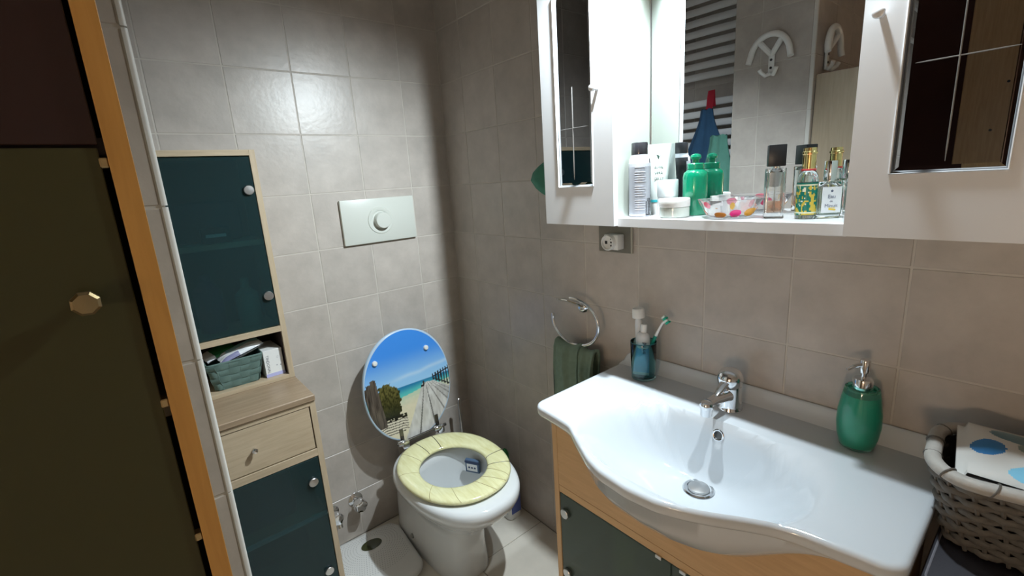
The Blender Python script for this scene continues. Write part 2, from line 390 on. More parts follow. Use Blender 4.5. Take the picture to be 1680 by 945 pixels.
# ---------------------------------------------------------------- tall cabinet by the toilet wall
TX0, TX1, TYU, TYB, TZ, TT = XP + .003, -.775, -.20, -.385, .835, 1.536
tc = thing('tall_cabinet', 'pale maple tall cabinet with teal glass doors, open niche and drawer beside the toilet', 'cabinet', ((TX0 + TX1) / 2, -.2, 0))
B = .016
for x0 in (TX0, TX1 - B):
    obj('upper_side_panel', G().box(x0, x0 + B, TYU, -.004, TZ, TT, .0006), M_MAPLE, tc)
    obj('base_side_panel', G().box(x0, x0 + B, TYB, -.004, 0.0, TZ - .018, .0006), M_MAPLE, tc)
obj('upper_top_panel', G().box(TX0 + B, TX1 - B, TYU, -.004, TT - B, TT, .0006), M_MAPLEH, tc)
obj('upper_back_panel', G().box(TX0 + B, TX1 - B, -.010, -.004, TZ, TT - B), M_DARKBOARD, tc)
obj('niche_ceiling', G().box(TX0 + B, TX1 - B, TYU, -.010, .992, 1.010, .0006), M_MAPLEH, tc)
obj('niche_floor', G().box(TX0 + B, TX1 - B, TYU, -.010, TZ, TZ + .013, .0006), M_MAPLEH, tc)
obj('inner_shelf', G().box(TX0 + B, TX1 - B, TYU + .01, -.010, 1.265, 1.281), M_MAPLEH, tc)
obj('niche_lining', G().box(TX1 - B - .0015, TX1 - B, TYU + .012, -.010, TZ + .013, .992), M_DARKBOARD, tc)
GT = TYU + .001
ud = obj('glass_door', G().box(TX0 + B + .002, TX1 - B - .002, GT, GT + .005, 1.013, TT - B - .003, .0008), M_TEAL, tc)
for zz in (1.424, 1.110):
    h = obj('hinge_disc', G().lathe([(.0125, 0), (.0135, .0015), (.0135, .008), (.012, .0095), (.003, .010)], n=28, mx=TR(-.8085, GT, zz) @ RX(90)), M_SATIN, ud)
obj('base_top', G().box(TX0, TX1 + .001, TYB - .006, TYU - .0, TZ - .018, TZ, .002), M_MAPLETOP, tc)
obj('base_top_rear', G().box(TX0, TX1 + .001, TYU, -.004, TZ - .018, TZ, .0), M_MAPLETOP, tc)
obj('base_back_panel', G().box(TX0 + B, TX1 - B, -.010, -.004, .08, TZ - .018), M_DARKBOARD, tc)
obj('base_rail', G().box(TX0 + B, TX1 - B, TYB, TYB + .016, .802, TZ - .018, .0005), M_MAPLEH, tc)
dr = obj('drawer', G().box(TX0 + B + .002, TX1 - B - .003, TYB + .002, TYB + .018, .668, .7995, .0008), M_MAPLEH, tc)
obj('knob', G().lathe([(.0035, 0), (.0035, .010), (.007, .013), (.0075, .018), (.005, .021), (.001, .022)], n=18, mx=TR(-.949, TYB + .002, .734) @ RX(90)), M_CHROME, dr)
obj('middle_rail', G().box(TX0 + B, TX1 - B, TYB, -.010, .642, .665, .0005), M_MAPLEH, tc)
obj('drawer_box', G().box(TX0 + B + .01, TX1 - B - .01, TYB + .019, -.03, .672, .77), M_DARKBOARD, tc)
ldo = obj('glass_door', G().box(TX0 + B + .002, TX1 - B - .002, TYB + .001, TYB + .006, .085, .638, .0008), M_TEAL, tc)
for zz in (.566, .250):
    obj('hinge_disc', G().lathe([(.0125, 0), (.0135, .0015), (.0135, .008), (.012, .0095), (.003, .010)], n=28, mx=TR(-.818, TYB + .001, zz) @ RX(90)), M_SATIN, ldo)
lsh = obj('lower_shelf', G().box(TX0 + B, TX1 - B, TYB + .02, -.010, .432, .448), M_MAPLEH, tc)
obj('lit_shelf_edge', G().box(TX0 + B, TX1 - B, TYB + .0065, TYB + .02, .437, .4445), mat('lit_edge_white', (.75, .78, .78), .4), lsh)  # white strip imitates light catching the shelf's front edge
obj('plinth', G().box(TX0 + B, TX1 - B, TYB + .02, TYB + .035, 0, .08), M_MAPLEH, tc)
obj('base_floor', G().box(TX0 + B, TX1 - B, TYB + .008, -.010, .066, .082), M_MAPLEH, tc)
# things on the shelves behind the frosted glass
g = G().box(-1.02, -.83, -.15, -.03, 1.283, 1.40, .02, seg=2); tag(obj('folded_towel', g, mat('dark_navy_terry', (.01, .02, .045), .95, bump=.5, bscale=400)), 'dark folded towel blurred behind the upper teal glass door', 'towel')
g = G().box(-.945, -.875, -.192, -.16, 1.2825, 1.3265, .002, mi=0).box(-.935, -.885, -.1926, -.192, 1.300, 1.309, 0, mi=1)
tag(obj('carton', g, [mat('black_carton', (.02, .02, .025), .5), M_WHITEP], None, 30), 'small dark carton with a white stripe behind the upper glass door', 'box')
g = G().lathe([(.03, 0), (.032, .004), (.032, .10), (.012, .12), (.012, .15)], (-.85, -.10, 1.0105)); tag(obj('lotion_bottle', g, mat('pale_green_lotion', (.35, .5, .42), .4)), 'pale bottle blurred behind the upper glass door near the lower hinge', 'bottle')
g = G().lathe([(.035, 0), (.037, .004), (.037, .13), (.014, .155), (.014, .175)], (-.95, -.09, 1.0105)); tag(obj('lotion_bottle', g, mat('plum_lotion', (.20, .06, .14), .4)), 'plum coloured bottle blurred in the middle behind the upper glass door', 'bottle')
g = G().box(-1.03, -.86, -.33, -.06, .4485, .60, .02, seg=2); tag(obj('towel_stack', g, mat('navy_towels', (.015, .04, .09), .95, bump=.5, bscale=400)), 'dark blue towel stack behind the lower teal glass door', 'towel')
# woven basket in the niche
bk = thing('woven_basket', 'grey green woven strap basket of wipes in the open cabinet niche', 'basket', (-.927, -.135, TZ + .013))
M_STRAP = mat('sage_strap', (0.115, 0.185, 0.165), 0.75, noise=.15, nscale=60, bump=.3, bscale=500)
zb0 = TZ + .0135; bh = .083
def brr(t):   # half sizes at height fraction t
    return (.058 + .016 * t, .040 + .012 * t)
bc = (-.927, -.137)
for k in range(4):
    zc0 = zb0 + .003 + k * bh / 4; g = G(); n = 96; rs = []
    for j in range(n):
        a = j / n; lo = []
        for dz in (0, .5, 1):
            t = (zc0 - zb0 + dz * bh / 4) / bh; hx, hy = brr(t)
            pl = rrect(bc[0], bc[1], hx, hy, .012, 5)
            per = [0]
            for q in range(len(pl)):
                p0, p1 = pl[q], pl[(q + 1) % len(pl)]; per.append(per[-1] + math.hypot(p1[0] - p0[0], p1[1] - p0[1]))
            s_ = a * per[-1]; q = max(i for i in range(len(pl)) if per[i] <= s_)
            p0, p1 = pl[q], pl[(q + 1) % len(pl)]; f = (s_ - per[q]) / max(1e-9, per[q + 1] - per[q])
            x, y = p0[0] + (p1[0] - p0[0]) * f, p0[1] + (p1[1] - p0[1]) * f
            nx, ny = (p1[1] - p0[1]), -(p1[0] - p0[0]); L = math.hypot(nx, ny); nx, ny = nx / L, ny / L
            wv = .0016 * math.sin(2 * PI * a * 8 + PI * k) + .0008 * math.sin(PI * dz)
            lo.append((x + nx * wv, y + ny * wv, zc0 + dz * (bh / 4 - .0012), nx, ny))
        rs.append([(x, y, z) for x, y, z, _, _ in lo] + [(x - nx * .0015, y - ny * .0015, z) for x, y, z, nx, ny in lo[::-1]])
    rs.append(rs[0]); g.rings(rs, True, False, False)
    obj('woven_strap', g, M_STRAP, bk, 40)
for side in range(16):
    a = (side + .5) / 16
    pts = []
    for t in np.linspace(0, 1, 17):
        hx, hy = brr(t); pl = rrect(bc[0], bc[1], hx, hy, .012, 5)
        per = [0]
        for q in range(len(pl)):
            p0, p1 = pl[q], pl[(q + 1) % len(pl)]; per.append(per[-1] + math.hypot(p1[0] - p0[0], p1[1] - p0[1]))
        s_ = a * per[-1]; q = max(i for i in range(len(pl)) if per[i] <= s_)
        p0, p1 = pl[q], pl[(q + 1) % len(pl)]; f = (s_ - per[q]) / (per[q + 1] - per[q])
        nx, ny = (p1[1] - p0[1]), -(p1[0] - p0[0]); L = math.hypot(nx, ny); nx, ny = nx / L, ny / L
        wv = .0020 * math.sin(PI * 4 * t + PI * side + PI) - .0004
        x, y = p0[0] + (p1[0] - p0[0]) * f + nx * wv, p0[1] + (p1[1] - p0[1]) * f + ny * wv
        pts.append((x, y, zb0 + .003 + t * (bh - .002), nx, ny))
    hw = .0122; rs = []
    for x, y, z, nx, ny in pts:
        tx, ty = -ny, nx
        rs.append([(x + tx * hw, y + ty * hw, z), (x - tx * hw, y - ty * hw, z), (x - tx * hw - nx * .0015, y - ty * hw - ny * .0015, z), (x + tx * hw - nx * .0015, y + ty * hw - ny * .0015, z)])
    obj('upright_strap', G().rings(rs), M_STRAP, bk, 40)
hx, hy = brr(1); pl = rrect(bc[0], bc[1], hx, hy, .012, 5)
obj('basket_rim', G().tube([(x, y, zb0 + bh + .002) for x, y in pl], .0028, 8, True, flat=(1.2, .8)), M_STRAP, bk)
obj('basket_base', G().prism(rrect(bc[0], bc[1], .057, .039, .012, 5), 'z', zb0, zb0 + .003), M_STRAP, bk)
def packet(name, label, c, sx, sy, sz, mx, mats, paint):
    n = 14; g = G(); top = []; 
    def P(u, v, s):
        e = (1 - abs(u) ** 4) * (1 - abs(v) ** 6); wob = .10 * math.sin(9 * u + 4 * v + s) * math.sin(7 * v - 3 * u)
        return (u * sx * (1 + .02 * math.sin(11 * v)), v * sy, s * sz * (.12 + .88 * e + wob * e))
    for s in (1, -1):
        vs = [P(-1 + 2 * i / n, -1 + 2 * j / n, s) for i in range(n + 1) for j in range(n + 1)]
        for i in range(n):
            for j in range(n):
                q = [vs[i * (n + 1) + j], vs[(i + 1) * (n + 1) + j], vs[(i + 1) * (n + 1) + j + 1], vs[i * (n + 1) + j + 1]]
                g.raw(q, [(0, 1, 2, 3)], mx, paint(-1 + 2 * (i + .5) / n, -1 + 2 * (j + .5) / n, s))
    bmesh.ops.remove_doubles(g.bm, verts=g.bm.verts, dist=1e-5)
    return tag(obj(name, g, mats, None, 60), label, c)
M_FILMW = mat('white_film', (.68, .70, .72), .28); M_FILMG = mat('green_film', (.02, .17, .06), .3); M_FILMB = mat('aqua_film', (.25, .48, .50), .3); M_FILMV = mat('violet_film', (.22, .22, .36), .3)
packet('wipes_packet', 'green and white wipes packet lying at the back of the woven basket', 'packet', .045, .030, .009, TR(-.958, -.118, zb0 + bh + .020) @ RZ(15) @ RY(-14) @ RX(10), [M_FILMW, M_FILMG], lambda u, v, s: 1 if u > -.4 else 0)
packet('wipes_packet', 'white and aqua wipes packet slanting across the front of the woven basket', 'packet', .062, .026, .013, TR(-.905, -.150, zb0 + bh + .017) @ RZ(10) @ RY(-13) @ RX(12), [M_FILMW, M_FILMB, M_FILMV], lambda u, v, s: 1 if (s > 0 and v > .05 and u > -.6) else (2 if (s > 0 and u < -.1 and v < -.55) else 0))
# white carton beside the basket
mb = TR(-.8265, -.125, TZ + .0135) @ RZ(3)
g = G().box(-.0275, .0275, -.055, .055, 0, .087, .0008, mx=mb, mi=0).box(-.0277, .0277, -.0552, -.0548, .0, .011, 0, mx=mb, mi=1)
g.text('TINDONAL', .0115, mb @ frame((-.018, -.0551, .042), (0, 0, -1), (1, 0, 0)), 2)
g.text('12', .008, mb @ frame((.012, -.0551, .060), (0, 0, -1), (1, 0, 0)), 3)
g.lathe([(.0018, 0), (.0018, .0003)], mx=mb @ TR(.018, -.0551, .032) @ RX(90), mi=2, n=12).lathe([(.0022, 0), (.0022, .0003)], mx=mb @ TR(.007, -.0551, .034) @ RX(90), mi=3, n=12)
tag(obj('medicine_carton', g, [M_WHITEP, mat('lilac_band', (.45, .45, .72), .4), mat('grey_ink', (.12, .12, .14), .6), mat('pale_ink', (.45, .45, .47), .6)], None, 30), 'white medicine carton with lilac base band beside the woven basket', 'box')

# ---------------------------------------------------------------- flush plate and valves
fp = thing('flush_plate', 'pale rectangular flush plate with round push button above the toilet', 'flush plate', (-.337, -.002, 1.2))
obj('plate', G().box(-.487, -.189, -.014, -.0005, 1.2025, 1.3695, .0025, seg=2), M_CREAMP, fp)
obj('dish', G().lathe([(.052, 0), (.050, .003), (.040, .0035), (.036, .001), (.036, 0)], n=40, mx=TR(-.337, -.0138, 1.285) @ RX(90)), M_CREAMP, fp)
obj('push_button', G().lathe([(.031, 0), (.031, .020), (.029, .0235), (.010, .0245), (.001, .0245)], n=40, mx=TR(-.334, -.014, 1.285) @ RX(90)), M_CREAMP, fp)
def valve(x, z, label, s=1.0):
    v = thing('shutoff_valve', label, 'valve', (x, -.002, z - .03))
    obj('wall_flange', G().lathe([(.030 * s, 0), (.029 * s, .004), (.018 * s, .010), (.014 * s, .012)], n=28, mx=TR(x, 0, z) @ RX(90)), M_CHROME, v)
    obj('valve_stem', G().lathe([(.012 * s, 0), (.012 * s, .035)], n=16, mx=TR(x, -.008, z) @ RX(90)), M_CHROME, v)
    prof = [(.012, 0), (.024, .003), (.026, .010), (.026, .024), (.022, .033), (.008, .036), (.001, .036)]
    n = 40
    rs = [[(r * s * (1 + .07 * math.cos(5 * 2 * PI * j / n)) * math.cos(2 * PI * j / n), r * s * (1 + .07 * math.cos(5 * 2 * PI * j / n)) * math.sin(2 * PI * j / n), h) for j in range(n)] for r, h in prof]
    obj('handwheel', G().rings(rs, mx=TR(x, -.036, z) @ RX(90)), M_CHROME, v)
    return v
valve(-.592, .172, 'chrome shutoff valve on the wall left of the toilet, casting a shadow')
v2 = valve(-.688, .165, 'chrome shutoff valve half hidden by the tall cabinet side', .9)
obj('outlet', G().lathe([(.012, 0), (.012, .022), (.009, .026), (.009, .040)], n=16, mx=TR(-.676, -.03, .148) @ RX(180) @ RX(-15)), M_CHROME, v2)

# ---------------------------------------------------------------- toilet
TXC = -.36
to = thing('toilet', 'white ceramic toilet with raised beach picture lid and yellow wood seat', 'toilet', (TXC, -.3, 0))
def egg(ax, yc, yf, yb, z, n=56, e=2.3, x0=TXC):
    r = []
    for j in range(n):
        a = 2 * PI * j / n; c, s_ = math.cos(a), math.sin(a)
        r.append((x0 + ax * math.copysign(abs(c) ** (2 / e), c), yc + (yb if s_ > 0 else yf) * math.copysign(abs(s_) ** (2 / e), s_), z))
    return r
secs = [(.102, -.26, .250, .254, 0, 3.2), (.106, -.26, .254, .254, .006, 3.2), (.102, -.26, .252, .254, .03, 3.2), (.099, -.26, .250, .254, .12, 3.0), (.100, -.27, .252, .262, .19, 2.8), (.112, -.29, .268, .28, .235, 2.6),
        (.140, -.33, .288, .30, .285, 2.4), (.168, -.37, .295, .29, .325, 2.3), (.182, -.39, .297, .26, .352, 2.3), (.188, -.40, .297, .24, .372, 2.3), (.190, -.40, .297, .236, .390, 2.3), (.186, -.40, .292, .232, .401, 2.3), (.176, -.40, .282, .222, .406, 2.3),
        (.135, -.43, .165, .150, .406, 2.2), (.128, -.43, .157, .142, .398, 2.2), (.130, -.43, .158, .143, .36, 2.2), (.112, -.42, .145, .130, .29, 2.2), (.085, -.40, .125, .11, .235, 2.2), (.06, -.37, .09, .08, .20, 2.2), (.05, -.36, .07, .065, .15, 2.2)]
secs = [s for s in secs]
obj('bowl', G().rings([egg(a, yc, yf, yb, z, 64, e) for a, yc, yf, yb, z, e in secs]), M_CER2, to, 50)
obj('bowl_water', G().prism([(p[0], p[1]) for p in egg(.055, -.365, .078, .07, 0)], 'z', .172, .176), mat('water', (.9, .95, .95), 0.0, trans=1.0, ior=1.33), to)
for sx in (-1, 1):
    obj('floor_bolt', G().lathe([(.010, 0), (.010, .006), (.004, .010)], n=14, mx=TR(TXC + sx * .1, -.22, .055) @ RY(90 * sx)), M_GREYP, to)
# seat ring
def ringpt(a, b, n=1):
    # a angle, b 0..1 around the cross-section
    c, s_ = math.cos(a), math.sin(a)
    ox, oy = TXC + .186 * math.copysign(abs(c) ** (2 / 2.15), c), -.415 + (.222 if s_ > 0 else .233) * math.copysign(abs(s_) ** (2 / 2.15), s_)
    ix, iy = TXC - .006 + .117 * c, -.432 + (.130 if s_ > 0 else .126) * s_
    t = .5 + .5 * math.cos(b); k = math.sin(b)
    x, y = ix + (ox - ix) * t, iy + (oy - iy) * t
    z = .419 + (.013 if k > 0 else .008) * math.copysign(abs(k) ** .6, k)
    return (x, y, z)
NA, NBs = 80, 20
rs = [[ringpt(2 * PI * i / NA, 2 * PI * j / NBs) for j in range(NBs)] for i in range(NA)]; rs.append(rs[0])
M_SEAT = wood('pale_yellow_wood', (0.82, 0.80, 0.49), (0.70, 0.66, 0.34), (1, 6, 1), 6.0, 0.18, 0.02)
seat = obj('seat', G().rings(rs, True, False, False), M_SEAT, to, 60)
M_LINE = mat('dark_board_line', (.06, .05, .03), .4); M_LINE2 = mat('faint_board_line', (.34, .27, .12), .4)
for a0, a1, m_, rr in ((102, 100, M_LINE, .0011), (76, 80, M_LINE, .0013), (-22, -14, M_LINE, .0012), (-44, -36, M_LINE, .0012), (-52, -60, M_LINE2, .0008), (-76, -68, M_LINE2, .0009), (-92, -84, M_LINE2, .0008), (128, 124, M_LINE2, .0007), (-130, -120, M_LINE2, .0006), (160, 165, M_LINE2, .0006), (-160, -150, M_LINE2, .0006)):
    pts = []
    for k in range(13):
        f = k / 12; b = PI * (.93 - .86 * f)
        p = ringpt(math.radians(a0 + (a1 - a0) * f), b); pts.append((p[0], p[1], p[2] - rr * .35))
    obj('board_line', G().tube(pts, rr * 1.25, 6), m_, seat)
for ax_, ay_ in ((-.05, -.225), (.05, -.225), (-.1, -.56), (.1, -.56)):
    obj('seat_buffer', G().lathe([(.010, 0), (.010, .006)], (TXC + ax_, ay_, .4055), n=14), M_WHITEP, seat)
obj('side_buffer', G().lathe([(.006, 0), (.006, .004), (.002, .006)], n=12, mx=TR(TXC + .178, -.36, .413) @ RY(80)), M_WHITEP, seat)
# hinge
hy = -.172
hg = obj('hinge_bar', G().tube([(TXC - .095, hy, .433), (TXC + .125, hy, .433)], .006, 12), M_DKMETAL, to)
for hx in (-.062, .098):
    obj('hinge_block', G().box(TXC + hx - .014, TXC + hx + .014, hy - .013, hy + .010, .408, .440, .004, seg=2), M_CHROME, hg)
    obj('hinge_pin', G().lathe([(.008, 0), (.010, .003), (.010, .028), (.007, .032)], n=16, mx=TR(TXC + hx - .030, hy - .003, .433) @ RY(90)), M_CHROME, hg)
# lid: leaning slightly back, picture facing the room
lean = 6.0
LID = TR(TXC + .006, -.150, .428) @ RX(-lean)          # local x across, z up, -y towards the room
def lid_outline(s=1.0, n=90):
    p = []
    for j in range(n):
        a = 2 * PI * j / n; c, q = math.cos(a), math.sin(a); e = 2.12
        x = .187 * s * math.copysign(abs(c) ** (2 / e), c); z = .208 + (.228 if q > 0 else .222) * s * math.copysign(abs(q) ** (2 / e), q)
        p.append((x, z))
    return p
g = G(); po = lid_outline()
def sc_(k): return [((x) * k, .208 + (z - .208) * k) for x, z in po]
g.rings([[(x, .016, z) for x, z in sc_(.97)], [(x, .013, z) for x, z in sc_(1)], [(x, .003, z) for x, z in sc_(1)], [(x, .0008, z) for x, z in sc_(.992)], [(x, .0, z) for x, z in sc_(.975)]], mx=LID)
lid = obj('lid', g, mat('lid_board', (.45, .58, .72), .3), to, 50)
_rng = np.random.default_rng(3); _nz = _rng.random((64, 64))
def vnoise(x, y):
    xi, yi = int(math.floor(x)), int(math.floor(y)); fx_, fy_ = x - xi, y - yi
    f = lambda i, j: _nz[i % 64, j % 64]
    u, v = fx_ * fx_ * (3 - 2 * fx_), fy_ * fy_ * (3 - 2 * fy_)
    return (f(xi, yi) * (1 - u) + f(xi + 1, yi) * u) * (1 - v) + (f(xi, yi + 1) * (1 - u) + f(xi + 1, yi + 1) * u) * v
def mixc(a, b, t): return tuple(a[i] + (b[i] - a[i]) * t for i in range(3))
def beach(x, z):
    """printed picture: sky, sea, dune with posts, boardwalk"""
    hz = .213
    if z > hz:
        c = mixc(srgb(150, 198, 236), srgb(66, 140, 226), sstep(hz, .36, z))
        cl_ = math.exp(-((z - .245 - .07 * x - .01 * vnoise(x * 20, 3)) / .008) ** 2) * sstep(-.13, .0, x) * .45
        c = mixc(c, srgb(205, 225, 240), cl_)
    else:
        sea0 = .168 + .10 * (x + .06) * (1 if x < .05 else .6) + .004 * vnoise(x * 60, 1)
        sea0 = min(sea0, .2)
        if z > sea0: c = mixc(srgb(90, 190, 185), srgb(38, 120, 165), sstep(sea0, hz, z))
        else: c = mixc(srgb(190, 205, 180), srgb(214, 206, 178), sstep(sea0, sea0 - .05, z))
        if z < .16: c = mixc(c, srgb(225, 215, 190), .5 * vnoise(x * 120, z * 120))
    # boardwalk
    ap = (.078, .197); t = (ap[1] - z) / ap[1]
    if t > 0:
        xl = ap[0] - .024 - (.105) * t ** 1.05; xr = ap[0] + .025 + .30 * t
        if xl < x < xr:
            c = mixc(srgb(214, 212, 208), srgb(176, 172, 166), vnoise(x * 150, z * 40) * .8)
            f = (x - xl) / (xr - xl)
            for k in (.14, .30, .47, .62, .76, .88):
                if abs(f - k) < .008 + .006 * (1 - t): c = mixc(c, srgb(70, 68, 66), .8)
            if f > .62 and t > .15: c = mixc(c, srgb(120, 118, 116), .35)
    # bush
    dx, dz = x + .098, z - .165
    if (dx / .052) ** 2 + (dz / .078) ** 2 < .8 + .5 * vnoise(x * 140, z * 90) and z > .10:
        c = mixc(srgb(30, 34, 16), srgb(118, 112, 62), vnoise(x * 260, z * 160) * sstep(.10, .24, z))
    # dark fallen fronds under the bush
    if abs(z - .098 + .25 * (x + .08) * .3) < .012 and -.15 < x < -.03 and vnoise(x * 90, z * 300) > .35: c = srgb(26, 26, 20)
    # sand mat of sticks
    if -.155 < x < -.03 and .035 < z < .09 - .1 * max(0, x + .06):
        c = srgb(216, 208, 188)
        if (math.sin((z + .25 * (x + .1) ** 2 * 8 + .004 * vnoise(x * 40, 2)) * 620) > .55): c = srgb(60, 52, 44)
    # posts at the left
    for k, (px, pt, wd) in enumerate(((-.182, .250, .009), (-.166, .262, .010), (-.146, .275, .011))):
        xx = px + (.27 - z) * .10 * (1 if k else 1.1)
        if abs(x - xx) < wd and z < pt - .004 * vnoise(x * 400, 1) and z > .075:
            c = mixc(srgb(46, 40, 36), srgb(104, 94, 84), vnoise(x * 420, z * 30))
    # fence at the right
    if .104 < x < .187:
        top = .222 + .018 * (x - .104) / .08; bot = .198 - .05 * (x - .104) / .08
        if bot < z < top and (math.sin((x - .104) * (2 * PI / .0125)) > .15 or abs(z - top + .012) < .003 or abs(z - bot - .008) < .003): c = srgb(44, 44, 46)
    # little seat at the end of the boardwalk
    if abs(x - .055) < .008 and .185 < z < .192: c = srgb(40, 40, 40)
    if abs(x - .062) < .004 and .19 < z < .207: c = srgb(52, 48, 46)
    return c
NG = 150
pv, pf, pc = [], [], []
lay = {}
for j in range(NG + 1):
    for i in range(NG + 1):
        u, v = -1 + 2 * i / NG, -1 + 2 * j / NG
        # square -> disc, then to the lid outline
        dxu, dzv = u * math.sqrt(1 - v * v / 2), v * math.sqrt(1 - u * u / 2)
        x = .187 * .982 * dxu; z = .208 + (.228 if dzv > 0 else .222) * .982 * dzv
        pv.append((x, -.0004, z)); pc.append(beach(x, z))
for j in range(NG):
    for i in range(NG): pf.append((j * (NG + 1) + i, j * (NG + 1) + i + 1, (j + 1) * (NG + 1) + i + 1, (j + 1) * (NG + 1) + i))
pic = obj('printed_picture', G().raw(pv, pf, LID), vcol_mat('beach_print', .16), lid, 0, fixn=False)
ca = pic.data.color_attributes.new('print', 'FLOAT_COLOR', 'POINT')
ca.data.foreach_set('color', np.array([(*c, 1) for c in pc], dtype=np.float32).ravel())
pic['label'] = 'printed picture of a beach with boardwalk'
for bx_, bz_ in ((-.125, .336), (.095, .338)):
    obj('lid_buffer', G().lathe([(.010, 0), (.010, .006), (.008, .009), (.002, .010)], n=18, mx=LID @ TR(bx_, -.0004, bz_) @ RX(90)), M_WHITEP, lid)
for hx in (-.068, .092):
    obj('hinge_strap', G().box(hx - .0075, hx + .0075, -.004, -.0005, -.012, .05, .001, mx=LID), M_DKMETAL, lid)
# rim block inside the bowl
g = G().box(-.03, .03, -.004, .010, -.055, 0, .003, mi=0).box(-.022, .022, -.0046, -.004, -.046, -.018, 0, mi=1).box(-.03, .03, -.0046, -.004, -.014, -.006, 0, mi=2)
for k in range(3): g.lathe([(.004, 0), (.004, .0004)], mx=TR(-.012 + .012 * k, -.0047, -.032) @ RX(90), n=10, mi=2)
o = obj('rim_block', g, [mat('blue_block', (.08, .13, .22), .3), M_WHITEP, mat('navy_print', (.03, .05, .12), .4)], None, 30, (0, 0, -.055))
o.location = (-.262, -.392, .325); o.rotation_euler = (0, 0, math.radians(-62)); tag(o, 'blue and white toilet rim block hanging inside the bowl', 'toilet block')

# toilet brush, cleaning bottle, scale
tb = thing('toilet_brush', 'slim chrome handled toilet brush standing in the corner behind the toilet', 'toilet brush', (-.118, -.10, 0))
obj('holder', G().lathe([(.045, 0), (.048, .004), (.048, .20), (.046, .202), (.043, .20), (.043, .01)], (-.118, -.10, 0), cap1=True), M_SATIN, tb)
obj('handle', G().tube([(-.118, -.10, .02), (-.118, -.10, .30), (-.119, -.10, .47)], .0075, 12), M_CHROME, tb)
obj('handle_cap', G().lathe([(.0085, 0), (.0085, .012), (.005, .016)], (-.119, -.10, .468), n=14), M_CHROME, tb)
cb = thing('cleaner_bottle', 'white cleaning bottle with green cap on the floor behind the toilet', 'bottle', (-.062, -.335, 0))
rs = []
for hxx, hyy, z in ((.030, .046, 0), (.034, .050, .006), (.034, .050, .15), (.032, .046, .19), (.022, .03, .225), (.014, .016, .25), (.013, .013, .262)):
    rs.append([(x, y, z) for x, y in rrect(-.062, -.335, hxx, hyy, min(hxx, hyy) * .55, 6)])
obj('bottle_body', G().rings(rs), M_WHITEP, cb, 50)
obj('cap', G().lathe([(.017, 0), (.018, .003), (.016, .035), (.009, .05), (.004, .055)], (-.062, -.335, .256), n=20), mat('green_cap', (.02, .22, .06), .35), cb)
obj('bottle_label', G().raw([(-.085, -.3858, .03), (-.035, -.3858, .03), (-.035, -.3858, .13), (-.085, -.3858, .13)], [(0, 1, 2, 3)]).raw([(-.0965, -.37, .03), (-.0965, -.30, .03), (-.0965, -.30, .13), (-.0965, -.37, .13)], [(3, 2, 1, 0)], mi=0), mat('blue_label', (.10, .14, .38), .4), cb, 0)
bs = thing('bathroom_scale', 'white bathroom scale with dotted texture and dark oval display on the floor', 'scale', (-.595, -.215, 0))
MS = TR(-.612, -.208, 0) @ RZ(-5)
def srr(hx, hy, r, z): return [(x, y, z) for x, y in rrect(0, 0, hx, hy, r, 8)]
M_SCALE = mat('white_scale_plastic', (.66, .66, .65), .35)
obj('platform', G().rings([srr(.128, .148, .05, .012), srr(.138, .158, .055, .018), srr(.139, .159, .055, .032), srr(.134, .154, .052, .039), srr(.122, .142, .046, .041)], mx=MS), M_SCALE, bs, 50)
for sx in (-1, 1):
    for sy in (-1, 1): obj('foot', G().lathe([(.014, 0), (.016, .002), (.016, .014)], (sx * .09, sy * .11, 0), n=14, mx=MS), M_BLACK, bs)
dis = obj('display', G().lathe([(.040, 0), (.040, .0016), (.037, .002), (.002, .002)], (0, 0, 0), n=36, mx=MS @ TR(.008, .075, .0405), sx=1.0, sy=.72), mat('dark_display', (.045, .05, .018), .12), bs)
obj('display_ring', G().tube([(.042 * math.cos(a), .030 * math.sin(a), 0) for a in np.linspace(0, 2 * PI, 40, endpoint=False)], .0018, 6, True, mx=MS @ TR(.008, .075, .0412)), M_SCALE, bs)
g = G()
for k in range(1, 13):
    rad = .045 + .0095 * k; cnt = int(rad * 2 * PI / .0085)
    for j in range(cnt):
        a = 2 * PI * j / cnt; x, y = .008 + rad * math.cos(a) * 1.1, .075 + rad * math.sin(a) * .95
        if abs(x) < .118 and abs(y) < .138 and x < .02 + .1 * 0 + (.1 if y < .2 else 0):
            g.lathe([(.0017, 0), (.0012, .0007)], (x, y, .0409), n=5, mx=MS, cap0=False)
dots = obj('grip_dots', g, mat('grip_dots', (.30, .30, .30), .5), bs, 0); dots['kind'] = 'stuff'

# ---------------------------------------------------------------- vanity and sink
SZ = .842; YC = -1.280; HL = .374
va = thing('vanity_cabinet', 'beech vanity cabinet with dark glass doors under the sink', 'cabinet', (-.17, YC, 0))
VL, VR, VX = -.930, -1.632, -.346
for y0 in (VL - .017, VR):
    obj('side_panel', G().box(VX, -.004, y0, y0 + .017, 0, .800, .0006), M_BEECHV, va)
def shell_deep(d): return .5 * (1 + math.cos(PI * min(max((d - .09) / .23, 0), 1)))
def apron_top(y):
    d = abs(y - YC); return min(.800, SZ - .029 - (.012 + .105 * shell_deep(d)) + .008)
ap = [(VL - .017 + (VR + .017 - VL + .017) * k / 40, 0) for k in range(41)]
obj('apron', G().prism([(y, apron_top(y)) for y, _ in ap] + [(VR + .017, .605), (VL - .017, .605)], 'x', VX + .001, VX + .017), M_BEECH, va, 30)
obj('rail', G().box(VX + .001, VX + .020, VR + .017, VL - .017, .583, .6035, .0006), M_BEECH, va)
obj('back_panel', G().box(-.010, -.004, VR + .017, VL - .017, .06, .78), M_DARKBOARD, va)
obj('floor_panel', G().box(VX + .02, -.010, VR + .017, VL - .017, .05, .066), M_BEECH, va)
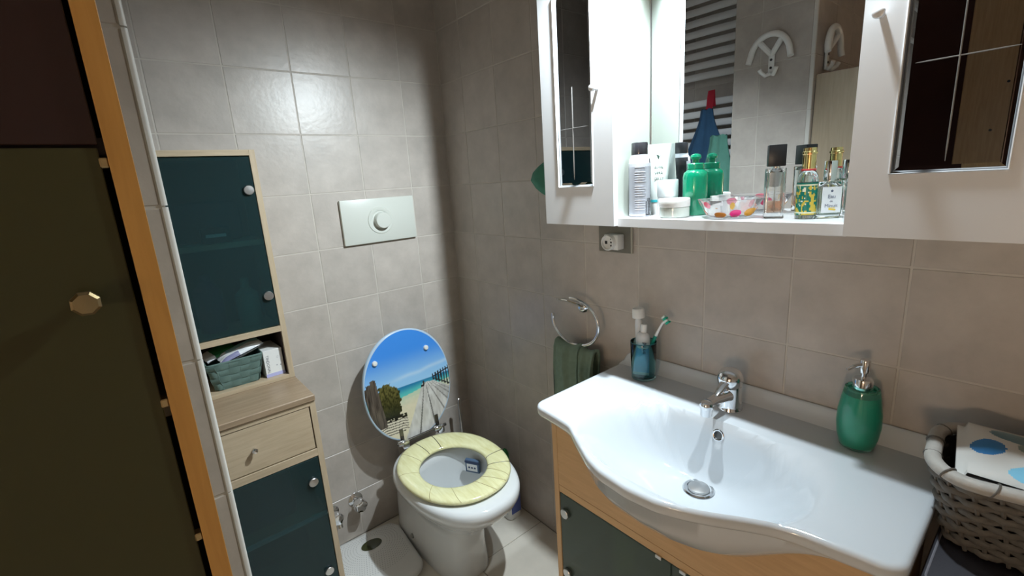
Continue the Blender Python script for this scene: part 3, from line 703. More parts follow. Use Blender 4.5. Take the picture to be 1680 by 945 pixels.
obj('inner_shelf', G().box(VX + .04, -.010, VR + .017, VL - .017, .32, .336), M_BEECH, va)
obj('plinth', G().box(VX + .04, VX + .055, VR + .017, VL - .017, 0, .05), M_BEECH, va)
ym = (VL + VR) / 2
M_VTEAL = mat('green_grey_frosted_glass', (0.24, 0.34, 0.30), 0.26, 0.0, 0.85, 1.35)
for y0, y1, hy_ in ((VL - .019, ym + .0015, VL - .040), (ym - .0015, VR + .019, VR + .040)):
    d = obj('glass_door', G().box(VX + .001, VX + .006, y1, y0, .068, .580, .0008), M_VTEAL, va)
    for zz in (.528, .400, .14):
        if zz == .400: continue
        obj('hinge_disc', G().lathe([(.0125, 0), (.0135, .0015), (.0135, .008), (.012, .0095), (.003, .010)], n=28, mx=TR(VX + .001, hy_, zz) @ RY(-90)), M_SATIN, d)
    obj('hinge_disc', G().lathe([(.0125, 0), (.0135, .0015), (.0135, .008), (.012, .0095), (.003, .010)], n=28, mx=TR(VX + .001, hy_, .338) @ RY(-90)), M_SATIN, d)
    obj('door_clip', G().box(VX - .004, VX + .008, (y1 + .02 if y0 == VL - .019 else y0 - .035), (y1 + .035 if y0 == VL - .019 else y0 - .02), .577, .585, .001), M_SATIN, d)
g = G().lathe([(.04, 0), (.042, .004), (.042, .14), (.014, .17), (.014, .2)], (-.22, -1.08, .3365)); tag(obj('detergent_bottle', g, mat('yellow_green_bottle', (.50, .52, .16), .4)), 'yellow green bottle blurred behind the left vanity glass door', 'bottle')
g = G().lathe([(.05, 0), (.052, .004), (.052, .12), (.03, .135)], (-.24, -1.18, .3365)); tag(obj('storage_tub', g, mat('pale_tub', (.55, .52, .40), .5)), 'pale tub blurred behind the vanity glass door', 'tub')

_FY = np.array([-.90, -.950, -1.0, -1.045, -1.086, -1.161, -1.203, -1.271, -1.333, -1.379, -1.418, -1.455, -1.495, -1.526, -1.567, -1.61, -1.66])
_FX = np.array([-.388, -.390, -.395, -.401, -.427, -.471, -.486, -.493, -.486, -.467, -.446, -.422, -.400, -.390, -.384, -.377, -.372])
_gy = np.linspace(-1.66, -.90, 381); _gx = np.interp(-_gy, -_FY, _FX); _k = np.exp(-np.linspace(-2.2, 2.2, 25) ** 2); _k /= _k.sum()
_gx = np.convolve(np.pad(_gx, 12, mode='edge'), _k, mode='valid')
def xfront(y): return float(np.interp(y, _gy, _gx))
XB = -.003
def outline():
    """closed outline of the sink, counter-clockwise seen from above starting back-left"""
    yl, yr = YC + HL, YC - HL; r = .034; pts = []
    pts += [(XB, yl - .010), (XB - .003, yl - .003), (XB - .010, yl)]
    n = 8
    for k in range(1, 5): pts.append((XB - .010 + (xfront(yl - r) + r - (XB - .010)) * k / 5, yl - .006 * sstep(0, 1, abs(k / 5 - .5) * 2) * 0))
    for k in range(n + 1):
        a = PI / 2 * k / n; pts.append((xfront(yl - r) + r - r * math.sin(a), yl - r + r * math.cos(a)))
    m = 72
    for k in range(1, m): 
        y = yl - r + (yr + r - (yl - r)) * k / m; pts.append((xfront(y), y))
    for k in range(n + 1):
        a = PI / 2 * k / n; pts.append((xfront(yr + r) + r - r * math.cos(a), yr + r - r * math.sin(a)))
    for k in range(1, 5): pts.append((xfront(yr + r) + r + (XB - .010 - (xfront(yr + r) + r)) * k / 5, yr))
    pts += [(XB - .010, yr), (XB - .003, yr + .003), (XB, yr + .010)]
    for k in range(1, 40): pts.append((XB, yr + .010 + (yl - .010 - yr - .010) * k / 40))
    return pts
OUT = outline()
def offset(pts, d):
    n = len(pts); r = []
    for i in range(n):
        a, b = pts[i - 1], pts[(i + 1) % n]; tx, ty = b[0] - a[0], b[1] - a[1]; L = math.hypot(tx, ty) or 1
        r.append((pts[i][0] - ty / L * d * -1, pts[i][1] + tx / L * d * -1))
    return r
area = sum(OUT[i - 1][0] * OUT[i][1] - OUT[i][0] * OUT[i - 1][1] for i in range(len(OUT)))
sgn = 1 if area < 0 else -1          # offset sign so positive d is outwards
def off_out(d): return offset(OUT, d * sgn * (-1))
BC = (-.235, YC)
def basin_edge(a):
    """distance from BC to the basin edge along angle a (superellipse round (-.305,YC))"""
    dx, dy = math.cos(a), math.sin(a); lo, hi = 0, .6
    def inside(t):
        x, y = BC[0] + dx * t, BC[1] + dy * t
        ex = (x + .303) / (.148 if x > -.303 else .152); ey = (y - YC) / .232
        return abs(ex) ** 2.4 + abs(ey) ** 2.4 < 1
    for _ in range(24):
        m = (lo + hi) / 2
        if inside(m): lo = m
        else: hi = m
    return lo
_be = [basin_edge(2 * PI * k / 360) for k in range(361)]
def sink_z(x, y):
    dx, dy = x - BC[0], y - BC[1]; a = math.atan2(dy, dx) % (2 * PI); i = a / (2 * PI) * 360; k = int(i)
    e = _be[k] + (_be[min(k + 1, 360)] - _be[k]) * (i - k); r = math.hypot(dx, dy) / e
    z = SZ
    if r < 1.12:
        f = max(0, 1 - (r / 1.06) ** 2.3); f = .55 * f + .45 * f * f * (3 - 2 * f)
        z -= .136 * f
    # gentle dish of the side shelves
    return z
# top: concentric rings from the inset outline to the drain
ins = off_out(-.010)
g = G(); rings = []
NR = 46
for k in range(NR):
    f = 1 - (k / NR) ** .9
    ring = []
    for x, y in ins:
        px, py = BC[0] + (x - BC[0]) * f, BC[1] + (y - BC[1]) * f
        ring.append((px, py, sink_z(px, py)))
    rings.append(ring)
low = []
for d, dz in ((-.006, -.0006), (-.002, -.003), (0, -.008), (.0, -.020), (-.003, -.026), (-.012, -.029)):
    low.append([(x, y, SZ + dz) for x, y in off_out(d)])
for t in (.25, .5, .75, 1.0):
    base = off_out(-.012); ring = []
    for x, y in base:
        d = abs(y - YC); deep = shell_deep(d)
        tx = max(x, VX + .004) if x < VX + .004 else x
        ring.append((x + (tx - x) * (t ** 1.7 if True else t), y + (max(min(y, VL - .02), VR + .02) - y) * t, SZ - .029 - (.012 + .105 * deep) * math.sin(t * PI / 2)))
    low.append(ring)
rings = low[::-1] + rings
sink = thing('washbasin', 'white ceramic washbasin with curved bowed front on the beech vanity', 'sink', (-.25, YC, SZ - .1))
obj('basin', g.rings(rings, True, False, True), M_CER, sink, 60)
# upstand along the wall
g = G(); rs = []
for k in range(61):
    y = YC + HL - .002 - (2 * HL - .004) * k / 60; e = min(1, (HL - abs(y - YC)) / .035); h = .036 * math.sin(e * PI / 2) ** .7
    rs.append([(-.0025, y, SZ - .003), (-.0025, y, SZ + h), (-.006, y, SZ + h), (-.0085, y, SZ + h * .90), (-.012, y, SZ + h * .62), (-.017, y, SZ + h * .34), (-.023, y, SZ + h * .13), (-.029, y, SZ + h * .02), (-.032, y, SZ - .003)])
obj('upstand', g.rings(rs), M_CER, sink, 60)
dz = sink_z(*BC)
dr = obj('drain_ring', G().lathe([(.033, 0), (.034, .002), (.031, .004), (.026, .0035), (.025, -.004)], (BC[0], BC[1], dz + .001), n=36, cap1=False), M_CHROME, sink)
obj('drain_plug', G().lathe([(.022, 0), (.0235, .003), (.022, .0065), (.012, .009), (.001, .0095)], (BC[0], BC[1], dz + .001), n=32), M_SATIN, dr)
# overflow on the rear slope
bx_ = -.178
for k in range(60):
    if sink_z(bx_, YC - .004) > SZ - .033: break
    bx_ += .001
sl = (sink_z(bx_ + .004, YC) - sink_z(bx_ - .004, YC)) / .008
nrm = Vector((-sl, 0, 1)).normalized(); MO = frame((bx_, YC - .004, sink_z(bx_, YC - .004)), (0, 1, 0), nrm.cross(Vector((0, 1, 0))))
if MO.to_3x3().col[2].dot(nrm) < 0: MO = frame((bx_, YC - .004, sink_z(bx_, YC - .004)), (0, 1, 0), -nrm.cross(Vector((0, 1, 0))))
ov = obj('overflow_ring', G().tube([(.0115 * math.cos(a), .0115 * math.sin(a), .001) for a in np.linspace(0, 2 * PI, 32, endpoint=False)], .0028, 8, True, mx=MO), M_CHROME, sink)
obj('overflow_hole', G().lathe([(.010, 0), (.010, .0012)], n=24, mx=MO), M_BLACK, ov)
# faucet
FX, FY = -.078, -1.268
fa = thing('faucet', 'chrome single lever faucet with domed handle on the washbasin', 'faucet', (FX, FY, SZ))
obj('body', G().lathe([(.0275, 0), (.0285, .002), (.0275, .006), (.0255, .012), (.0250, .055), (.0235, .062)], (FX, FY, SZ), n=36), M_CHROME, fa)
sp = [(FX, FY, SZ + .036), (FX - .035, FY, SZ + .043), (FX - .075, FY, SZ + .048), (FX - .105, FY, SZ + .049)]
obj('spout', G().tube(sp, [.020, .015, .0115, .0115], 16), M_CHROME, fa)
obj('aerator', G().lathe([(.0115, -.020), (.0125, -.018), (.0125, -.004), (.0145, .0), (.0145, .006), (.012, .012), (.004, .015)], (FX - .112, FY, SZ + .044), n=26), M_CHROME, fa)
hd = obj('handle', G().lathe([(.0235, 0), (.0275, .006), (.0290, .016), (.0275, .027), (.0215, .036), (.012, .041), (.001, .0425)], n=36, mx=TR(FX, FY, SZ + .060) @ RY(-14)), M_CHROME, fa)
obj('lever', G().tube([(FX - .014, FY, SZ + .078), (FX - .04, FY, SZ + .070), (FX - .062, FY, SZ + .060), (FX - .072, FY, SZ + .056)], [.010, .0075, .0055, .003], 12, flat=(.6, 1.3)), M_CHROME, hd)
# soap dispenser
SX, SY = -.062, -1.516
sd = thing('soap_dispenser', 'green glass soap dispenser with chrome pump on the washbasin ledge', 'soap dispenser', (SX, SY, SZ))
prof = [(.026, .0), (.029, .002), (.0345, .025), (.0372, .05), (.0365, .075), (.033, .100), (.0290, .122), (.0280, .126), (.0255, .127)]
obj('bottle', G().lathe(prof + [(.0255, .121), (.012, .118)], (SX, SY, SZ + .0005), n=48), mat('green_glass', (.42, .88, .74), .03, trans=.95, ior=1.45), sd, 50)
obj('soap', G().lathe([(.024, .006), (.0305, .026), (.033, .05), (.0322, .075), (.029, .099), (.0262, .111)], (SX, SY, SZ + .0005), n=40), mat('green_soap', (.03, .50, .37), .3), sd, 60)
obj('collar', G().lathe([(.0165, 0), (.0165, .018), (.0155, .0205), (.004, .021)], (SX, SY, SZ + .125), n=32), M_CHROME, sd)
pu = obj('pump', G().lathe([(.005, 0), (.005, .012), (.0085, .013), (.0090, .036), (.008, .039), (.001, .0395)], (SX, SY, SZ + .145), n=28), M_CHROME, sd)
obj('spout', G().tube([(SX, SY, SZ + .176), (SX - .014, SY + .012, SZ + .173), (SX - .026, SY + .022, SZ + .166)], [.0045, .0038, .0028], 10), M_CHROME, pu)
# toothbrush cup and its contents
CX, CY = -.068, -1.020
cu = thing('toothbrush_cup', 'dark teal glass tumbler holding toothpaste on the washbasin ledge', 'cup', (CX, CY, SZ))
obj('tumbler', G().lathe([(.028, 0), (.0325, .002), (.0345, .05), (.0352, .106), (.0345, .1075), (.0335, .106), (.0325, .05), (.0305, .006), (.002, .005)], (CX, CY, SZ + .0005), n=44), mat('teal_glass', (.42, .72, .74), .02, trans=1.0, ior=1.45), cu, 50)
obj('tumbler_rim', G().tube([(CX + .0345 * math.cos(a), CY + .0345 * math.sin(a), SZ + .107) for a in np.linspace(0, 2 * PI, 40, endpoint=False)], .0013, 6, True), mat('dark_teal_rim', (.02, .10, .12), .1), cu)
def toothpaste(label, base, tip, wid, mats, cap_r, cap_h, flip, text=None):
    b, t = Vector(base), Vector(tip); zdir = (t - b).normalized(); L = (t - b).length
    xd = Vector((.55, -.83, 0)); xd = (xd - zdir * xd.dot(zdir)).normalized(); yd = zdir.cross(xd)
    mx = Matrix(((xd.x, yd.x, zdir.x, b.x), (xd.y, yd.y, zdir.y, b.y), (xd.z, yd.z, zdir.z, b.z), (0, 0, 0, 1)))
    th = thing('toothpaste_tube', label, 'toothpaste', base)
    rs = []
    for f, a, c in ((0, 1.12, .03), (.06, 1.12, .05), (.3, 1.06, .35), (.6, 1.0, .62), (.88, .92, .85), (.95, .80, .78), (1.0, .55, .55)):
        rs.append([(wid * a * math.cos(q), wid * c * math.sin(q), L * f) for q in np.linspace(0, 2 * PI, 28, endpoint=False)])
    g = G(); 
    for k in range(len(rs) - 1): g.rings([rs[k], rs[k + 1]], True, k == 0, k == len(rs) - 2, mx, mi=(1 if 1 <= k <= 2 else 0))
    bmesh.ops.remove_doubles(g.bm, verts=g.bm.verts, dist=1e-6)
    if text:
        for s_ in (1, -1): g.text(text, .016, mx @ frame((-.004 if s_ > 0 else .004, s_ * wid * .86, L * .66), (0, 0, -1 if s_ > 0 else -1), (s_ * -1.0 * -1, 0, 0) if s_ > 0 else (-1, 0, 0)), 2)
    obj('tube_body', g, mats, th, 50)
    obj('cap', G().lathe([(cap_r * 1.05, 0), (cap_r, cap_h * .9), (cap_r * .9, cap_h), (.001, cap_h)], (0, 0, 0), n=24, mx=mx @ TR(0, 0, L)), mats[-1], th)
    return th
M_TPW = mat('toothpaste_white', (.66, .67, .68), .3); M_TPB = mat('toothpaste_blue', (.16, .42, .66), .3); M_INK = mat('navy_ink', (.02, .03, .08), .5)
toothpaste('white toothpaste tube with blue panel standing cap up in the front of the cup', (-.080, -1.020, SZ + .012), (-.072, -1.023, SZ + .136), .0195, [M_TPW, M_TPB, M_INK, M_WHITEP], .0085, .022, False, 'b.Tre')
toothpaste('crumpled white tube with wide cap leaning left out of the cup', (-.062, -1.013, SZ + .012), (-.060, -.999, SZ + .170), .0125, [M_TPW, M_TPW, M_INK, M_WHITEP], .0165, .026, False)
tbr = thing('toothbrush', 'white and green toothbrush leaning right out of the cup', 'toothbrush', (-.055, -1.020, SZ + .01))
hp = [(-.062, -1.004, SZ + .012), (-.060, -1.030, SZ + .075), (-.058, -1.052, SZ + .128)]
obj('handle_grip', G().tube(hp, [.005, .0055, .0048], 12), mat('green_rubber', (.0, .22, .16), .4), tbr)
obj('neck', G().tube([hp[-1], (-.058, -1.060, SZ + .145), (-.059, -1.073, SZ + .168), (-.060, -1.086, SZ + .180)], [.0045, .0034, .0032, .0045], 12), M_WHITEP, tbr)
mh = TR(-.060, -1.0785, SZ + .1745) @ RX(36 + 12)
for k in range(4):
    obj('bristle_tuft', G().box(-.005, .005, -.011 + .006 * k, -.0062 + .006 * k, .001, .0135, .0006, mx=mh), [mat('bristle_green', (.0, .38, .25), .5), mat('bristle_white', (.6, .75, .68), .5)][k % 2], tbr)

# ---------------------------------------------------------------- towel ring, towel, socket
rg = thing('towel_ring', 'chrome open towel ring on the wall left of the washbasin', 'towel ring', (-.03, -.755, .86))
RXp = -.058; rc = (-.755, .950); rr_ = .098
obj('wall_mount', G().lathe([(.020, 0), (.021, .003), (.016, .010), (.010, .014)], n=28, mx=TR(0, -.742, .985) @ RY(-90)), M_CHROME, rg)
obj('arm', G().tube([(-.004, -.742, .987), (-.03, -.735, 1.004), (-.058, -.715, 1.018), (-.078, -.694, 1.022)], [.011, .012, .011, .006], 12, flat=(.55, 1.25)), M_CHROME, rg)
pts = []
for k in range(49):
    a = math.radians(100 - k * (290) / 48); pts.append((RXp, rc[0] - rr_ * math.sin(PI / 2 - a) * 1.0, rc[1] + (rr_ - .012) * math.sin(a) * .9))
obj('ring', G().tube(pts, .0052, 12), M_CHROME, rg)
# towel folded over the ring
tw = thing('hand_towel', 'sage green hand towel folded over the chrome towel ring', 'towel', (-.06, -.76, .66))
M_TOWEL = mat('sage_terry', (.20, .285, .225), .95, noise=.18, nscale=70, bump=.9, bscale=700)
def drape(y0, y1, ztop, zf, zb, th, xo, seed):
    g = G(); nu = 16; prof = []
    hts = [(.024, zb), (.024, zb + (ztop - zb) * .4), (.022, ztop - .03), (.014, ztop - .006), (0, ztop), (-.014, ztop - .006), (-.022, ztop - .03), (-.025, zf + (ztop - zf) * .6), (-.026, zf + (ztop - zf) * .3), (-.026, zf)]
    def ring(v):
        y = y0 + (y1 - y0) * v; r = []
        wv = .005 * math.sin(v * 9 + seed) + .003 * math.sin(v * 21 + seed * 2)
        sag = -.010 * math.sin(PI * v)
        for dx, z in hts: r.append((xo + dx + wv * (1 if z < ztop - .02 else .3), y + .004 * math.sin(z * 40 + seed), z + (sag if z > ztop - .05 else 0)))
        return r
    outer = [ring(k / nu) for k in range(nu + 1)]
    rs = []
    for r in outer:
        inn = [(xo + (x - xo) * (1 - th / .026), y, z - (th if z > ztop - .04 else 0)) for x, y, z in r]
        rs.append(r + inn[::-1])
    return g.rings(rs)
obj('front_fold', drape(-.672, -.780, .884, .655, .67, .009, RXp, .4), M_TOWEL, tw, 70)
obj('side_fold', drape(-.772, -.838, .878, .66, .69, .009, RXp + .004, 1.9), M_TOWEL, tw, 70)
# socket and adapter
so = thing('wall_socket', 'grey metal wall socket plate under the mirror cabinet', 'socket', (-.003, -.879, 1.178))
obj('plate', G().box(-.009, -.0005, -.938, -.820, 1.178, 1.254, .0015), mat('grey_plate', (.22, .21, .18), .35, .5), so)
obj('plate_edge', G().box(-.011, -.002, -.941, -.937, 1.178, 1.254, .001), mat('pale_plate_edge', (.45, .43, .36), .4), so)
ad = thing('plug_adapter', 'white round plug adapter with three holes in the grey wall socket', 'adapter', (-.03, -.882, 1.19))
ma = TR(-.009, -.886, 1.212) @ RY(-90)
obj('adapter_body', G().box(-.022, .022, -.028, .022, 0, .030, .003, mx=ma, seg=2).lathe([(.0215, .02), (.0225, .030), (.0225, .042), (.021, .044), (.019, .044), (.0185, .036), (.001, .036)], n=36, mx=ma), M_WHITEP, ad, 40)
for q in (-.0095, 0, .0095):
    obj('pin_hole', G().lathe([(.0028, 0), (.0028, .0004)], n=12, mx=ma @ TR(.001 + q, -.009, .0362)), M_BLACK, ad)
for q in (-.0095, .0095):
    obj('pin_hole', G().lathe([(.003, 0), (.003, .0004)], n=12, mx=ma @ TR(0 + q * 0, .0085, .0362)), M_BLACK, ad)
obj('earth_slot', G().box(-.0045, .0045, .0045, .0125, .0362, .0367, mx=ma), M_BLACK, ad)
# green cloth hanging from the side of the mirror cabinet
g = G(); rs = []
for z, rx, ry, oy in ((1.352, .006, .012, .006), (1.362, .018, .026, .010), (1.378, .030, .036, .018), (1.400, .038, .046, .024), (1.420, .036, .042, .020), (1.437, .028, .030, .012), (1.450, .014, .016, .004), (1.458, .004, .006, 0)):
    n = 36; rs.append([(-.082 + rx * math.cos(2 * PI * j / n) * (1 + .10 * math.sin(5 * 2 * PI * j / n + z * 30)), -.700 + oy * 1.3 + ry * math.sin(2 * PI * j / n) * (1 + .08 * math.cos(4 * 2 * PI * j / n)), z - .004 * math.sin(3 * 2 * PI * j / n)) for j in range(n)])
tag(obj('bath_puff', g.rings(rs), mat('jade_cloth', (.07, .25, .18), .8, noise=.2, nscale=60), None, 70), 'jade green cloth bundle hanging from the left side of the mirror cabinet', 'cloth')

# ---------------------------------------------------------------- things on the niche shelf
S = 1.2965
ca = thing('spray_can', 'slim white and black spray can with black cap at the left of the niche shelf', 'spray can', (-.104, -1.033, S))
M_CANW = mat('can_white', (.62, .64, .70), .22, coat=.3); M_CANK = mat('can_black', (.03, .03, .035), .25, coat=.3)
g = G(); prof = [(.0235, 0), (.0262, .002), (.0265, .006), (.0265, .128), (.0245, .138), (.0205, .145), (.0205, .148)]; n = 48
cc = (-.104, -1.033, S)
vcol = []
for k in range(len(prof) - 1):
    segs = [prof[k]] if k != 3 else [(.0265, .006 + .122 * q / 16) for q in range(16)]
    segs.append(prof[k + 1])
    for q in range(len(segs) - 1):
        for j in range(n):
            P4 = []
            for (r, z), jj in ((segs[q], j), (segs[q], j + 1), (segs[q + 1], j + 1), (segs[q + 1], j)):
                a = 2 * PI * jj / n; P4.append((cc[0] + r * math.cos(a), cc[1] + r * math.sin(a), cc[2] + z))
            ang = math.degrees(2 * PI * (j + .5) / n) % 360; z = (segs[q][1] + segs[q + 1][1]) / 2
            # black design on the far side with an S shaped edge
            lo_ = 245 if z < .036 else (245 + (z - .036) / .014 * 44 if z < .05 else (289 if z < .095 else 289 - (z - .095) / .04 * 14))
            g.raw(P4, [(0, 1, 2, 3)], mi=1 if ((ang >= lo_ or ang <= 125) and .003 < z < .139) else 0)
bmesh.ops.remove_doubles(g.bm, verts=g.bm.verts, dist=1e-6)
g.lathe([(.0205, 0), (.0205, .001)], (cc[0], cc[1], cc[2] + .1475), n=24)
can = obj('can_body', g, [M_CANW, M_CANK], ca, 40)
def wrap_text(gg, body, size, r, ang, z, c, mi=0):
    t = G(); t.text(body, size, Matrix.Identity(4))
    for v in t.bm.verts:
        a = math.radians(ang) + v.co.x / r; rr2 = r + .0002 + v.co.z * .5
        v.co = Vector((c[0] + rr2 * math.cos(a), c[1] + rr2 * math.sin(a), c[2] + z + v.co.y))
    gg._add(t.bm, None, mi)
g = G(); wrap_text(g, 'NESS', .018, .0265, 40, .108, cc); 
for k, (z, wdt) in enumerate(((.095, 42), (.090, 34))):
    g.tube([(cc[0] + .0267 * math.cos(math.radians(40 - wdt / 2 + wdt * q / 8)), cc[1] + .0267 * math.sin(math.radians(40 - wdt / 2 + wdt * q / 8)), cc[2] + z) for q in range(9)], .0009, 5)
obj('can_print', g, M_WHITEP, can, 0)
g = G()
for k in range(19):
    z = .018 + .0056 * k
    if k % 6 == 5: continue
    a0, a1 = 190, 248 - (k * 7) % 12
    g.tube([(cc[0] + .0266 * math.cos(math.radians(a0 + (a1 - a0) * q / 6)), cc[1] + .0266 * math.sin(math.radians(a0 + (a1 - a0) * q / 6)), cc[2] + z) for q in range(7)], .0006, 4)
obj('fine_print', g, mat('grey_print', (.35, .36, .42), .5), can, 0)
obj('cap', G().lathe([(.0195, 0), (.0200, .002), (.0195, .027), (.0185, .0285), (.001, .029)], (cc[0], cc[1], cc[2] + .1485), n=32), M_CANK, ca)
# aloe tube
tu = thing('lotion_tube', 'white aloe gel tube with green bird mark standing on its cap', 'tube', (-.045, -1.055, S))
rs = []
for f, a, c in ((0, .0215, .0205), (.02, .022, .021), (.4, .026, .017), (.75, .0315, .009), (.95, .0355, .002), (1.0, .0355, .0012)):
    rs.append([(a * math.cos(q), c * math.sin(q), .030 + .143 * f) for q in np.linspace(0, 2 * PI, 36, endpoint=False)])
MT_ = TR(-.038, -1.043, S) @ RZ(126) @ Matrix.Diagonal((.88, .88, 1, 1))
tubeb = obj('tube_body', G().rings(rs, mx=MT_), mat('tube_white', (.60, .65, .63), .3), tu, 60)
obj('cap', G().lathe([(.0195, 0), (.0205, .002), (.0205, .0295)], n=32, mx=MT_), M_WHITEP, tu)
obj('teal_band', G().lathe([(.0212, .0300), (.0222, .0302), (.0222, .0365), (.0212, .0367)], n=32, mx=MT_ , sy=.96), mat('teal_ink', (.05, .45, .50), .3), tubeb)
g = G(); fr = lambda z, yy: MT_ @ frame((0, yy, z), (-1, 0, 0), (0, 0.08, 1))
for s_ in (1,):
    g.raw([(-.0075, .006, 0), (0, -.006, 0), (.002, .002, 0), (-.002, .004, 0)], [(0, 1, 2, 3)], fr(.142, .0087) @ TR(0, 0, .0012)); g.raw([(.0075, .007, 0), (.001, -.004, 0), (.003, .002, 0)], [(0, 1, 2)], fr(.142, .0087) @ TR(0, 0, .0012))
    for k, tx in enumerate(('ALOE', 'VERA', 'GELLY')): g.text(tx, .0095, fr(.116 - .014 * k, .0122 + .0022 * k) @ TR(0, 0, .0006))
obj('tube_print', g, mat('sage_ink', (.05, .10, .075), .5), tubeb, 0)
# cream jars
def jar(name, label, x, y, r, h, lid_h, mb_, ml, extra=None):
    j = thing(name, label, 'jar', (x, y, S))
    obj('jar_body', G().lathe([(r * .9, 0), (r * .97, .002), (r * .97, h - lid_h - .001), (r * .9, h - lid_h)], (x, y, S), n=40), mb_, j)
    l = obj('lid', G().lathe([(r * .98, 0), (r, .001), (r, lid_h - .002), (r * .97, lid_h), (.001, lid_h)], (x, y, S + h - lid_h), n=40), ml, j)
    return j
M_JARG = mat('pale_jar_glass', (.72, .78, .72), .12, trans=.3)
jar('cream_jar', 'low pale glass cream jar with white lid at the shelf front', -.110, -1.133, .0345, .043, .019, M_JARG, M_WHITEP)
jar('cream_jar', 'white pastel lidded jar standing behind the low cream jar', -.070, -1.090, .0245, .085, .040, mat('pearl_jar', (.74, .76, .76), .2), mat('pastel_lid', (.66, .72, .74), .25, noise=.25, nscale=45))
# green bottle with ball pump
gb = thing('pump_bottle', 'glossy green bottle with rounded press top against the niche mirror', 'bottle', (-.050, -1.150, S))
M_GREEN = mat('glossy_green_plastic', (.0, .24, .125), .2, coat=.5)
gc = (-.050, -1.150, S)
obj('bottle_body', G().lathe([(.0255, 0), (.0278, .003), (.0280, .088), (.0262, .098), (.019, .1045), (.0155, .106)], gc, n=44), M_GREEN, gb, 40)
nk = obj('collar', G().lathe([(.0165, 0), (.0185, .001), (.0185, .0125), (.017, .0145), (.009, .015)], (gc[0], gc[1], gc[2] + .105), n=32), M_GREEN, gb)
obj('press_top', G().lathe([(.0075, 0), (.0075, .008), (.0115, .010), (.0125, .014), (.0105, .019), (.005, .0215), (.001, .022)], (gc[0], gc[1], gc[2] + .1195), n=28), M_GREEN, gb)
# small white cap bottle behind
g = G().lathe([(.0125, 0), (.013, .001), (.013, .026)], (-.030, -1.188, S), n=26)
wb = thing('mini_bottle', 'tiny white capped bottle between green bottle and glass dish', 'bottle', (-.030, -1.188, S))
obj('bottle_body', g, mat('pale_clear_plastic', (.8, .82, .82), .2), wb); obj('cap', G().lathe([(.0095, 0), (.0098, .001), (.0095, .016), (.001, .0165)], (-.030, -1.188, S + .0262), n=24), M_WHITEP, wb)
# candy glass dish
DXc, DYc = -.089, -1.251
gd = thing('glass_dish', 'shallow glass dish patterned with pink and orange patches on the niche shelf', 'dish', (DXc, DYc, S))
rim = lambda a: 1 + .07 * math.cos(4 * a) + .02 * math.cos(8 * a)
prof = [(.036, .0), (.043, .004), (.054, .022), (.0615, .036), (.063, .039), (.0605, .0385), (.052, .023), (.041, .0075), (.002, .006)]
n = 64
rs = [[(DXc + r * rim(2 * PI * j / n) * math.cos(2 * PI * j / n), DYc + r * 1.02 * rim(2 * PI * j / n) * math.sin(2 * PI * j / n), S + .0004 + z) for j in range(n)] for r, z in prof]
dish = obj('dish_body', G().rings(rs), mat('dish_glass', (.97, .95, .95), .02, trans=.92, ior=1.4), gd, 50)
for k, (ad_, col, z0, z1, dw) in enumerate(((158, (.75, .03, .10), .022, .036, 13), (118, (.75, .10, .02), .005, .016, 12), (186, (.62, .24, .04), .003, .014, 14), (222, (.75, .03, .22), .003, .018, 15), (258, (.70, .34, .04), .004, .020, 14), (212, (.80, .48, .06), .020, .034, 5), (285, (.68, .16, .03), .006, .022, 12), (325, (.7, .05, .14), .016, .032, 13), (20, (.75, .05, .18), .020, .036, 11), (60, (.7, .3, .04), .012, .030, 11), (90, (.75, .05, .12), .022, .036, 9))):
    g = G(); q0 = []
    def dr_(z):
        for (r0, za), (r1, zb_) in zip(prof[:4], prof[1:5]):
            if za <= z <= zb_: return r0 + (r1 - r0) * (z - za) / (zb_ - za)
        return prof[4][0]
    NN, vs, fs = 8, [], []
    for i in range(NN + 1):
        t = -1 + 2 * i / NN; hh = math.sqrt(max(0, 1 - t * t)) * (z1 - z0) / 2 + .0004; zc = (z0 + z1) / 2; a = math.radians(ad_ + t * dw)
        for s_ in (-1, 0, 1):
            z = zc + s_ * hh; r = dr_(z) + .0006
            vs.append((DXc + r * rim(a) * math.cos(a), DYc + r * 1.02 * rim(a) * math.sin(a), S + .0004 + z))
    for i in range(NN):
        for m_ in range(2): fs.append((i * 3 + m_, i * 3 + 3 + m_, i * 3 + 4 + m_, i * 3 + 1 + m_))
    g.raw(vs, fs); obj('colour_patch', g, mat('patch_%d' % k, col, .2), dish, 60)
